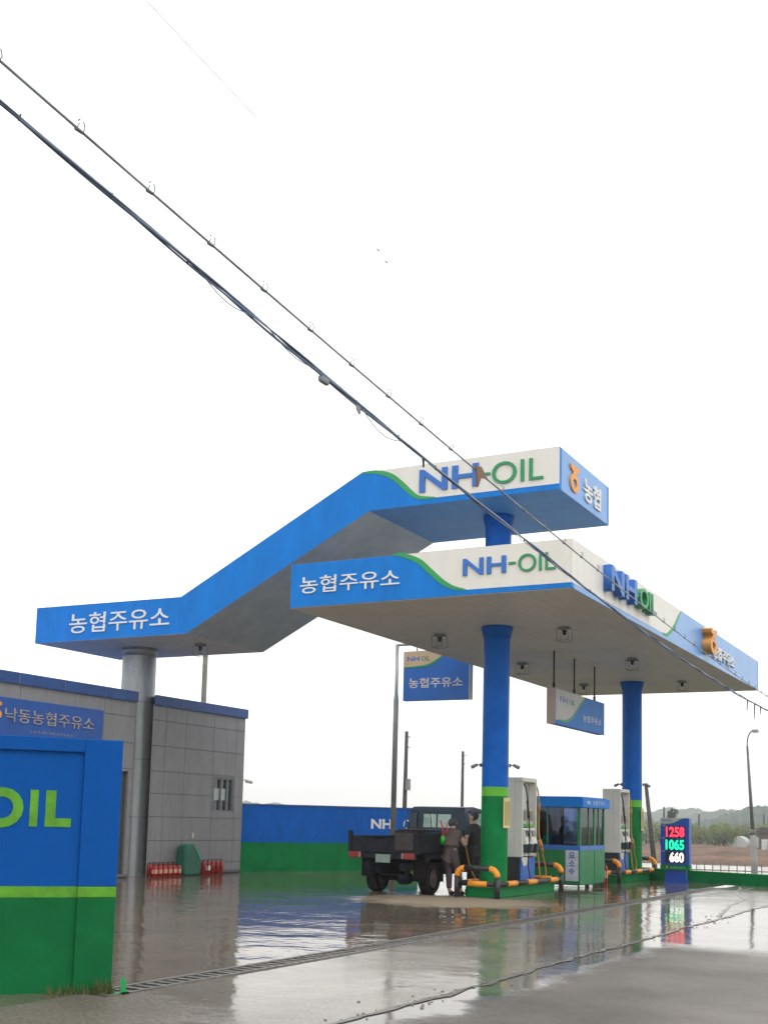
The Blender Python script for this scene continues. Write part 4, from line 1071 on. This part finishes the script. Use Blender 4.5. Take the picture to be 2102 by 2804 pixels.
def person(label, base, J, cl):
    """J: dict of joints (world). cl: dict of materials"""
    J = {k: V(v) for k, v in J.items()}
    t = thing('person', label, 'person', base)
    names = []; Vv = []; Rr = []; Ee = []
    def add(n, r, par=None, pos=None):
        Vv.append(pos if pos is not None else J[n]); Rr.append(r); names.append(n)
        if par: Ee.append((names.index(par), len(Vv)-1))
    add('pelvis', (.135, .10)); add('waist', (.12, .09), 'pelvis'); add('chest', (.155, .105), 'waist'); add('neck0', (.07, .065), 'chest'); add('neck', (.05, .05), 'neck0')
    add('head0', (.066, .078), 'neck', J['neck'].lerp(J['head'], .45)); add('head', (.078, .092), 'head0'); 
    top_ = J['head'] + (J['head']-J['neck']).normalized()*.085
    add('crown', (.055, .065), 'head', top_)
    for s in 'lr':
        add('sh'+s, .062, 'neck0' if False else 'chest', J['sh'+s]); add('el'+s, .042, 'sh'+s); add('wr'+s, .029, 'el'+s)
        d = (J['wr'+s]-J['el'+s]).normalized(); sd_ = d.cross(V((0, 0, 1))).normalized()
        palm = J['wr'+s]+d*.06; add('pa'+s, (.036, .022), 'wr'+s, palm)
        for k, (off, ln) in enumerate(((-.030, .055), (-.010, .068), (.010, .064), (.030, .050))):
            q = palm + sd_*off + d*.03; n1, n2 = f'f{k}{s}', f'g{k}{s}'
            add(n1, .010, 'pa'+s, q + d*ln*.45); add(n2, .008, n1, q + d*ln*.8 + V((0, 0, -.028)))
        add('th'+s, .011, 'pa'+s, palm - sd_*.045 + d*.005); add('ti'+s, .009, 'th'+s, palm - sd_*.05 + d*.045)
        add('hip'+s, .095, 'pelvis'); add('kn'+s, .062, 'hip'+s); add('an'+s, .040, 'kn'+s)
        fdir = J.get('face', V((0, 1, 0)))
        add('toe'+s, (.035, .028), 'an'+s, J['an'+s] + V((fdir.x, fdir.y, 0)).normalized()*.15 + V((0, 0, -.05)))
    skin_mesh('body', Vv, Ee, Rr, cl['skin'], t)
    # face features: nose, ears, brows, mouth
    fd = J['face'].normalized(); up = (J['head']-J['neck']).normalized(); side = fd.cross(up).normalized(); h = J['head']
    a = MB(); a.tube([h+fd*.085+up*.01, h+fd*.108-up*.02], [.008, .014], 8)
    for s in (-1, 1): a.tube([h+side*.078*s-fd*.0, h+side*.096*s-up*.005], [.022, .018], 8)
    a.build('nose_and_ears', cl['skin'], t)
    a = MB()
    for s in (-1, 1): a.tube([h+fd*.084+side*.03*s+up*.015, h+fd*.092+side*.03*s+up*.015], .010, 8)
    a.tube([h+fd*.084-up*.045-side*.022, h+fd*.090-up*.045, h+fd*.084-up*.045+side*.022], .005, 6)
    a.build('eyes_and_mouth', BLACK, t)
    # hair or cap
    bmh = bmesh.new(); bmesh.ops.create_icosphere(bmh, subdivisions=3, radius=1)
    kill = [v_ for v_ in bmh.verts if (v_.co.y > .30 and v_.co.z < .38) or v_.co.z < -.9]
    bmesh.ops.delete(bmh, geom=kill, context='VERTS')
    for v_ in bmh.verts:
        c_ = v_.co; v_.co = h - fd*.012 + up*.022 + side*c_.x*.098 + fd*c_.y*.112 + up*c_.z*.108
    for f_2 in bmh.faces: f_2.smooth = True
    mh = bpy.data.meshes.new('hair'); bmh.to_mesh(mh); bmh.free(); mh.materials.append(cl['hair'])
    oh = bpy.data.objects.new('hair', mh); COL.objects.link(oh); link(oh, t)
    sd2 = oh.modifiers.new('thick', 'SOLIDIFY'); sd2.thickness = .012
    # upper garment
    k = cl.get('sleeve', .9)
    n = ['pelvis', 'waist', 'chest', 'neck0']; VV = [J[x] for x in n]; RR = [(.165, .13), (.148, .118), (.180, .145), (.125, .12)]; EE = [(0, 1), (1, 2), (2, 3)]
    VV.append(J['neck0'].lerp(J['neck'], .9)); RR.append(.078); EE.append((3, 4))
    VV.append(J['pelvis'].lerp(J['hipl'].lerp(J['hipr'], .5), 1.2)); RR.append((.128, .105)); EE.append((0, 5))
    for s in 'lr':
        i = len(VV); VV.append(J['sh'+s]); RR.append(.078); EE.append((2, i))
        VV.append(J['sh'+s].lerp(J['el'+s], .5)); RR.append(.066); EE.append((i, i+1))
        if k > .5:
            VV.append(J['el'+s]); RR.append(.056); EE.append((i+1, i+2)); VV.append(J['el'+s].lerp(J['wr'+s], .88)); RR.append(.046); EE.append((i+2, i+3))
    skin_mesh('jacket', VV, EE, RR, cl['top'], t)
    if k <= .5:
        for s in 'lr':
            skin_mesh('sleeve', [J['sh'+s].lerp(J['el'+s], .25), J['el'+s], J['el'+s].lerp(J['wr'+s], .9)], [(0, 1), (1, 2)], [.068, .056, .042], cl['arm'], t)
    VV = [J['pelvis'], J['pelvis'].lerp(J['waist'], .9)]; RR = [(.158, .125), (.142, .112)]; EE = [(0, 1)]
    for s in 'lr':
        i = len(VV); VV += [J['hip'+s], J['hip'+s].lerp(J['kn'+s], .5), J['kn'+s], J['kn'+s].lerp(J['an'+s], .5), J['an'+s]+V((0, 0, .03))]
        RR += [.112, .098, .078, .068, .058]; EE += [(0, i), (i, i+1), (i+1, i+2), (i+2, i+3), (i+3, i+4)]
    skin_mesh('trousers', VV, EE, RR, cl['leg'], t)
    for s in 'lr':
        fdir = V((J['face'].x, J['face'].y, 0)).normalized()
        skin_mesh('shoe', [J['an'+s]+V((0, 0, -.035)), J['an'+s]+fdir*.08+V((0, 0, -.05)), J['an'+s]+fdir*.17+V((0, 0, -.055))], [(0, 1), (1, 2)], [.052, .046, .036], cl['shoe'], t)
    return t
bx, by = -10.70, 22.98
BROWN = mat('vest_brown', (.085, .065, .06), .8, var=.15, scale=8)
TROU = mat('trousers_mauve', (.07, .05, .065), .8, var=.15, scale=8)
BEIG = mat('sleeve_beige', (.42, .31, .22), .8, var=.1, scale=10)
HAIRB = mat('cap_dark', (.035, .05, .06), .7)
person('person in a brown vest and beige sleeves bending toward the truck filler', (bx, by, 0), dict(
    pelvis=(bx+.03, by-.02, .86), waist=(bx+.01, by+.01, 1.00), chest=(bx-.01, by+.08, 1.20), neck0=(bx-.02, by+.13, 1.34), neck=(bx-.03, by+.16, 1.39), head=(bx-.05, by+.20, 1.49), face=(.15, 1, -.35),
    shl=(bx-.19, by+.11, 1.28), ell=(bx-.20, by+.30, 1.10), wrl=(bx-.10, by+.52, 1.16),
    shr=(bx+.16, by+.09, 1.29), elr=(bx+.24, by+.20, 1.04), wrr=(bx+.16, by+.46, 1.20),
    hipl=(bx-.10, by-.01, .80), knl=(bx-.05, by+.04, .46), anl=(bx-.01, by-.02, .085),
    hipr=(bx+.09, by-.01, .80), knr=(bx+.14, by+.10, .46), anr=(bx+.16, by+.14, .085)),
    dict(skin=SKIN, hair=HAIRB, top=BROWN, arm=BEIG, leg=TROU, shoe=BLACK, sleeve=.4))
bx, by = -10.72, 24.25
DK = mat('jacket_dark', (.022, .024, .028), .8, var=.2, scale=8)
person('person in dark clothes standing by the truck cab, left of the nearest column', (bx, by, 0), dict(
    pelvis=(bx, by, .93), waist=(bx, by, 1.08), chest=(bx, by+.0, 1.32), neck0=(bx-.01, by+.0, 1.47), neck=(bx-.01, by, 1.52), head=(bx-.02, by-.01, 1.64), face=(-1, -.25, -.3),
    shl=(bx-.02, by-.19, 1.40), ell=(bx-.08, by-.25, 1.13), wrl=(bx-.22, by-.32, 1.20),
    shr=(bx, by+.19, 1.40), elr=(bx-.03, by+.24, 1.12), wrr=(bx-.20, by+.18, 1.08),
    hipl=(bx, by-.09, .88), knl=(bx-.02, by-.11, .48), anl=(bx+.02, by-.12, .085),
    hipr=(bx, by+.09, .88), knr=(bx-.01, by+.12, .48), anr=(bx+.03, by+.14, .085)),
    dict(skin=SKIN, hair=mat('hair_black', (.02, .017, .016), .6), top=DK, leg=mat('trousers_black', (.02, .02, .025), .8), shoe=BLACK, sleeve=1))

# ================================================================== POLES, WIRES, FAR THINGS
def upole(az, d, r0, r1, zb, zt, label, m_=CONCPOLE, lean=(0, 0), name='utility_pole', arms=True, grp='utility poles behind the station'):
    p = pol(az, d, zb); q = V((p.x+lean[0], p.y+lean[1], zt))
    t = thing(name, label, 'utility pole', tuple(p), grp)
    a = MB(); a.tube([p, q], [r0, r1], 12); a.build('pole', m_, t)
    if arms:
        sv = V((p.y, -p.x, 0)).normalized()
        a = MB()
        for dz, L in ((.25, .20), (.7, .16)): a.tube([q-V((0, 0, dz))-sv*L*.4, q-V((0, 0, dz))+sv*L], .025, 6)
        a.build('bracket', GREYJ, t)
    return t, q
p1, q1 = upole(-27.25, 52, .12, .075, -1, 5.45, 'dark utility pole with a small box just left above the truck cab', DARKPOLE, lean=(.04, 0))
a = MB(); b_ = pol(-27.12, 51.9, 3.2); a.box((b_.x-.05, b_.y-.08, 2.85), (b_.x+.12, b_.y+.08, 3.35)); a.build('meter_box', FIX, p1)
p2, q2 = upole(-24.46, 66, .10, .075, -1, 5.45, 'dark utility pole above the truck cab roof, between box pole and column', DARKPOLE)
upole(-37.1, 80, .20, .17, -1, 13.5, 'grey utility pole rising behind the office roof under the stepped canopy', CONCPOLE, arms=False)
upole(-15.22, 60, .15, .09, -1.9, 3.66, 'leaning dark utility pole left of the price sign', DARKPOLE, lean=(-.62, .1), arms=False, grp=None)
upole(-14.93, 210, .22, .15, -1.7, 4.9, 'tiny distant utility pole left above the price sign', DARKPOLE, arms=False)
upole(-13.34, 230, .24, .18, -1.7, 4.0, 'tiny distant utility pole right of the price sign among the bushes', DARKPOLE, arms=False)
upole(-10.45, 240, .22, .16, -1.7, 4.4, 'tiny distant utility pole right of the street lamp', DARKPOLE, arms=False)
# street lamp
p = pol(-10.85, 60, -1.9)
lt = thing('street_lamp', 'tall grey street lamp with curved arm at the right edge', 'street lamp', tuple(p))
lx, ly = p.x, p.y
a = MB(); a.tube([(lx, ly, -1.9), (lx-.10, ly, 1.25)], [.165, .15], 14); a.build('concrete_pillar', mat('lamp_concrete', (.25, .25, .24), .8, var=.15), lt)
a = MB(); a.tube([(lx-.10, ly, 1.25), (lx-.32, ly, 5.55)], [.095, .055], 12); a.build('pole', mat('lamp_pole', (.12, .13, .13), .6), lt)
a = MB(); a.tube([tuple(q) for q in smooth_curve([(lx-.32, ly, 5.5), (lx-.30, ly, 5.9), (lx-.18, ly, 6.2), (lx-.02, ly, 6.30)], 12)], .035, 8); a.build('arm', GREYJ, lt)
a = MB(); a.box((lx-.08, ly-.15, 6.20), (lx+.22, ly+.15, 6.36)); a.build('lamp_head', mat('lamp_head_grey', (.3, .32, .33), .4), lt, .04)
a = MB(); a.tube([(lx-.16, ly-.05, 1.25), (lx-.05, ly-.05, 1.50)], .12, 10); a.build('clamp', GREYJ, lt)

def catenary(p, q, sag, n=20):
    p, q = V(p), V(q)
    return [p.lerp(q, i/n) - V((0, 0, 4*sag*(i/n)*(1-i/n))) for i in range(n+1)]
WIRE = mat('thin_wire', (.35, .33, .31), .7)
def wire(p, q, sag, r, label, grp):
    a = MB(); a.tube(catenary(p, q, sag), r*.5, 5); tag(a.build('overhead_wire', WIRE), label, 'wire', grp)
wire(q1-V((0, 0, .4)), q2-V((0, 0, .4)), .25, .010, 'thin wire between the two dark poles above the truck', None)
wire(pol(-50, 90, 13), pol(-37.1, 80, 12.4), .8, .012, 'faint thin wire above the office roof at left', 'faint wires above the office roof')
wire(pol(-50, 90, 12), pol(-37.1, 80, 11.6), .8, .012, 'faint thin wire above the office roof at left', 'faint wires above the office roof')
wire(pol(-50, 90, 11), pol(-37.1, 80, 10.8), .8, .012, 'faint thin wire above the office roof at left', 'faint wires above the office roof')
wire(pol(-42, 80, 4.2), pol(-24.46, 66, 4.7), .5, .009, 'faint thin wire crossing low behind the truck cab and pole sign', None)
wire(q2-V((0, 0, .9)), pol(-5, 75, 5.0), .8, .010, 'faint thin wire running right from the second dark pole', None)

# overhead cables along the road
BC = [(4.003,5.368),(4.584,5.342),(5.255,5.28),(5.842,5.241),(6.46,5.201),(7.0,5.141),(7.583,5.098),(8.263,5.033),(8.862,4.988),(9.559,4.93),(10.791,4.87),(12.788,4.752),(16.18,4.55),(18.728,4.454),(22.718,4.31),(25.0,4.26)]
AC = [(4.022,5.147),(4.828,5.095),(6.09,5.005),(6.767,4.92),(7.276,4.885),(8.54,4.758),(9.182,4.701),(12.071,4.43),(13.877,4.31),(17.801,4.16),(22.372,4.03),(24.978,3.96)]
pb = np.polyfit(*zip(*BC), 3); pa = np.polyfit(*zip(*AC), 3)
def zfun(pp, y):
    if y <= 25 and y >= 3.5: return float(np.polyval(pp, y))
    if y > 25: return float(np.polyval(pp, 25)) - .02*(y-25) + .002*(y-25)**2
    return float(np.polyval(pp, 3.5)) + .075*(3.5-y)
XC = -4.5
CAB = mat('cable_sheath', (.20, .26, .40), .6, var=.5, scale=1.5)
cA = thing('telecom_cable', 'thick bundled dark cable with loose loops, lower of the two above the forecourt', 'cable', (XC, 4, 5))
ysx = list(np.arange(-3, 44, .12))
a = MB(); rng = random.Random(4)
a.tube([(XC, y, zfun(pa, y)) for y in ysx], [.0075+.0035*math.sin(y*2.7) for y in ysx], 8)
a.build('messenger', CAB, cA)
for k, (ph, rr) in enumerate(((0, .0088), (2.1, .0075), (4.2, .0055))):
    a = MB(); a.tube([(XC+.011*math.cos(y*2.2+ph), y, zfun(pa, y)-.010+.011*math.sin(y*2.2+ph)-.006*math.sin(y*.9+ph)) for y in ysx], [rr*(1+.3*math.sin(y*1.7+ph)) for y in ysx], 7)
    a.build('strand', CAB, cA)
def loop(y0, y1, dip, name='slack_loop'):
    a = MB(); n = 14
    a.tube([(XC+.01, y0+(y1-y0)*i/n, zfun(pa, y0+(y1-y0)*i/n)-dip*math.sin(math.pi*i/n)**1.1) for i in range(n+1)], .0035, 6); a.build(name, CAB, cA)
loop(5.65, 6.35, .07); loop(6.45, 7.2, .06); loop(7.75, 8.6, .10); loop(19.5, 21.5, .06); loop(26.2, 27.4, .10)
for y in list(np.arange(4.15, 25, .72)):
    z = zfun(pa, y); a = MB(); a.tube([(XC-.0, y, z-.026), (XC, y+.012, z+.014)], .006, 6); a.build('lashing_clip', BLACK, cA)
bx_ = MB(); z = zfun(pa, 7.28); bx_.box((XC-.02, 7.20, z-.07), (XC+.02, 7.32, z-.02)); bx_.build('splice_case', mat('splice_grey', (.20, .22, .27), .6), cA, .015)
bx_ = MB(); z = zfun(pa, 7.78); bx_.prism([(-.03, -.01), (.035, -.01), (.04, -.075), (.02, -.09), (-.028, -.06)], (XC, 7.78, z), uy, uz, (.008, 0, 0)); bx_.build('cable_tag', mat('tag_grey', (.25, .25, .26), .7), cA)
bx_ = MB(); z = zfun(pa, 8.95); bx_.tube([(XC, 8.95, z-.01), (XC, 8.96, z-.09)], [.014, .007], 6); bx_.build('cable_end', BLACK, cA)
bx_ = MB()
for y, L in ((22.9, .22), (23.6, .30), (24.2, .16)): bx_.tube([(XC, y, zfun(pa, y)), (XC-.02, y+.04, zfun(pa, y)-L)], [.014, .008], 6)
bx_.build('cable_end', BLACK, cA)
cB = thing('suspension_cable', 'thinner grey cable carrying small wire hangers, upper of the two above the forecourt', 'cable', (XC, 4, 5.3))
a = MB(); a.tube([(XC, y, zfun(pb, y)) for y in ysx], .0082, 8); a.build('messenger', mat('cable_grey', (.36, .41, .46), .6, var=.4, scale=2), cB)
y = 4.0
ymk = [3.35, 3.97]
yy = 4.59
while yy < 30: ymk.append(yy); yy += .615
for y in ymk:
    z = zfun(pb, y); a = MB()
    a.tube([(XC, y-.03, z-.008), (XC, y+.03, z-.003)], .010, 8)
    a.tube([(XC, y+.028, z), (XC+.002, y+.042, z+.025), (XC+.004, y+.034, z+.052), (XC+.002, y+.024, z+.06)], .0034, 5)
    a.tube([(XC, y-.010, z), (XC, y-.012, z+.02), (XC+.004, y-.004, z+.036)], .0034, 5)
    a.tube([(XC, y-.012, z+.050), (XC, y+.002, z+.064)], .004, 5)
    a.build('hanger', mat('hanger_grey', (.12, .15, .15), .6), cB)
bx_ = MB(); z = zfun(pb, 10.15); bx_.prism([(-.10, .03), (.02, .06), (.17, -.02), (.02, -.05), (-.05, -.16)], (XC, 10.15, z), uy, uz, (.02, 0, 0)); bx_.build('bird_guard', mat('rust_brown', (.22, .13, .09), .8), cB)
a = MB(); a.tube([(-9.0, 6.51, 11.603), (-9.0, 12.633, 11.169)], .004, 5); 
tag(a.build('overhead_wire', WIRE), 'very faint single wire high in the sky at the upper left', 'wire')

# birds
for k, (az, el, lab) in enumerate(((-29.23, 26.8, 'left of two tiny dark birds in the sky'), (-28.79, 26.3, 'right of two tiny dark birds in the sky'))):
    p = pol(az, 60, 1.55+60*math.tan(rad(el)))
    t = thing('bird', lab, 'bird', tuple(p))
    a = MB(); a.tube([p+V((-.10, 0, .06)), p+V((-.02, 0, .02)), p+V((.07, 0, -.03)), p+V((.12, 0, -.07))], [.012, .035, .03, .008], 8); a.build('body', mat('bird_grey', (.12, .12, .13), .8), t)
    a = MB()
    for s in (-1, 1): a.face([p+V((-.03, 0, .03)), p+V((.04, 0, -.01)), p+V((.02, s*.17, .04)), p+V((-.02, s*.19, .05))])
    a.build('wings', mat('bird_grey', (.12, .12, .13), .8), t)

# bushes and far row of trees
LEAFS = [mat('leaf_spring', (.20, .27, .06), .8, var=.45, scale=.9), mat('leaf_deep', (.07, .12, .05), .8, var=.45, scale=.9), mat('leaf_brown', (.17, .14, .09), .85, var=.4, scale=.9)]
TRUNK = mat('bark', (.07, .055, .045), .9)
def bush(seed, hgt, wid, mi, pos, label):
    rnd = random.Random(seed)
    t = thing('tree', label, 'tree', tuple(pos), 'trees along the far field')
    lobes = [(rnd.uniform(-.36, .36)*wid, rnd.uniform(-.36, .36)*wid, rnd.uniform(.34, .80)*hgt, rnd.uniform(.16, .26)*min(wid, hgt)) for _ in range(13)]
    a = MB()
    for i in range(1700):
        lx_, ly_, lz_, lr = lobes[rnd.randrange(len(lobes))]
        d = V((rnd.gauss(0, 1), rnd.gauss(0, 1), rnd.gauss(0, 1))).normalized()*lr*rnd.uniform(.55, 1.12)
        c = V((lx_, ly_, lz_)) + d
        if c.z < .1: c.z = .1
        s = rnd.uniform(.05, .14); u = V((rnd.gauss(0, 1), rnd.gauss(0, 1), rnd.gauss(0, 1))).normalized(); v = u.cross(V((rnd.gauss(0, 1), rnd.gauss(0, 1), rnd.gauss(0, 1)))).normalized()
        a.face([pos+c-u*s, pos+c+v*s*.7, pos+c+u*s, pos+c-v*s*.7])
    a.build('crown', LEAFS[mi], t)
    a = MB(); a.tube([pos, pos+V((rnd.uniform(-.1, .1), 0, hgt*.35)), pos+V((rnd.uniform(-.2, .2), 0, hgt*.6))], [.14, .10, .05], 7)
    for i in range(5):
        an = rnd.uniform(0, 6.3); a.tube([pos+V((0, 0, hgt*.2)), pos+V((math.cos(an)*wid*.25, math.sin(an)*wid*.25, hgt*rnd.uniform(.5, .75)))], [.06, .025], 5)
    a.build('trunk', TRUNK, t)
spec = [(-16.35, 205, 4.4, 4.6, 0, 'tall pale green tree just right of the far blue column'), (-15.75, 212, 3.7, 4.2, 0, 'light green tree behind the leaning pole, second from the column'), (-15.1, 206, 3.5, 4.0, 0, 'light green tree just left of the price sign'),
        (-14.55, 220, 3.2, 4.0, 0, 'green tree hidden behind the price sign, left part'), (-13.75, 214, 3.4, 3.8, 0, 'yellow green tree touching the right edge of the price sign'),
        (-13.35, 222, 3.0, 3.4, 2, 'brownish sparse tree beside the tiny pole right of the price sign'), (-12.95, 216, 3.4, 3.6, 0, 'rounded light green tree right of the tiny pole'),
        (-12.45, 208, 3.6, 4.2, 0, 'tall light green tree midway between price sign and street lamp'), (-12.25, 200, 2.6, 3.6, 1, 'dark low bush in front of the tall light green tree'),
        (-11.95, 218, 3.0, 3.2, 2, 'brown bare bush right of the dark low bush'), (-11.55, 222, 3.3, 3.4, 2, 'brown green bush left of the white sheds'),
        (-11.25, 214, 3.7, 3.8, 0, 'light green tree just left of the street lamp'), (-10.95, 206, 2.9, 3.4, 1, 'dark bush at the foot of the street lamp'), (-10.55, 214, 3.8, 3.6, 0, 'green tree just right of the street lamp'),
        (-10.0, 222, 3.4, 3.6, 1, 'dark green tree by the far house at the right edge')]
for i, (az, d, h, wd, mi, lb) in enumerate(spec): bush(20+i, h*1.22, wd*1.1, mi, pol(az, d, -1.75), lb)
bush(77, 2.6, 1.6, 1, pol(-14.55, 198, 2.2), 'dark ragged tree top showing just above the price sign')
# hedge seen as a mass
a = MB(); rnd = random.Random(9)
for i in range(9000):
    az = rnd.uniform(-32, -4); d = rnd.uniform(222, 250); c = pol(az, d, -1.7+abs(rnd.gauss(0, .8))+.4*math.sin(az*9)); s = rnd.uniform(.1, .28)
    u = V((rnd.gauss(0, 1), rnd.gauss(0, 1), rnd.gauss(0, 1))).normalized(); v = u.cross(V((0, .3, 1))).normalized()
    a.face([c-u*s, c+v*s, c+u*s, c-v*s])
o = a.build('hedgerow', LEAFS[1]); o['kind'] = 'stuff'; tag(o, 'low dark scrub running behind the far row of trees', 'scrub')
# far house, container and sheds
hp = pol(-9.95, 196, -1.7)
hh = thing('farm_house', 'low brown farm house with a dark roof at the right edge', 'house', tuple(hp))
a = MB(); a.box((hp.x-2.2, hp.y-2, -1.7), (hp.x+6, hp.y+3, 1.0)); a.build('wall', mat('house_brown', (.13, .09, .07), .8), hh)
a = MB(); a.prism([(-2.9, 1.0), (6.8, 1.0), (6.2, 1.9), (-1.6, 1.75)], (hp.x, hp.y-2.6, 0), ux, uz, (0, 6.2, 0)); a.build('roof', mat('house_roof', (.06, .055, .055), .8), hh)
p = pol(-10.15, 186, -1.7)
a = MB(); a.box((p.x-.35, p.y, -1.7), (p.x+3.0, p.y+2.4, .0)); tag(a.build('container', mat('container_blue', (.05, .20, .52), .6), None, .03), 'bright blue container in front of the far farm house', 'container')
p = pol(-10.42, 187, -1.7)
a = MB(); a.box((p.x-.5, p.y, -1.7), (p.x+.45, p.y+2.2, -.05)); tag(a.build('shed', mat('shed_white', (.6, .62, .62), .6), None, .03), 'small white shed left of the blue container', 'shed')
for az, lb in ((-11.62, 'small white plastic greenhouse left of the street lamp among bushes'), (-10.66, 'small white plastic greenhouse right of the street lamp')):
    p = pol(az, 201, -1.7)
    a = MB(); a.prism([(-1.4, 0), (1.4, 0)] + arc(0, .75, 1.4, 0, math.pi, 10)[0:11], (p.x, p.y, -1.9), ux, uz, (0, 4, 0)); tag(a.build('greenhouse', mat('greenhouse_film', (.5, .53, .52), .5)), lb, 'greenhouse')

# haze
hz_ = bpy.data.materials.new('haze'); hz_.use_nodes = True
n = hz_.node_tree; n.nodes.clear(); o_ = n.nodes.new('ShaderNodeOutputMaterial'); pv = n.nodes.new('ShaderNodeVolumePrincipled')
pv.inputs['Color'].default_value = (.95, .985, 1, 1); pv.inputs['Density'].default_value = .00062; pv.inputs['Anisotropy'].default_value = .2
n.links.new(pv.outputs[0], o_.inputs['Volume'])
a = MB(); a.box((-1410, -210, -4), (910, 1470, 42)); o = a.build('haze', hz_); o['kind'] = 'stuff'; tag(o, 'pale even haze filling the distance', 'haze')
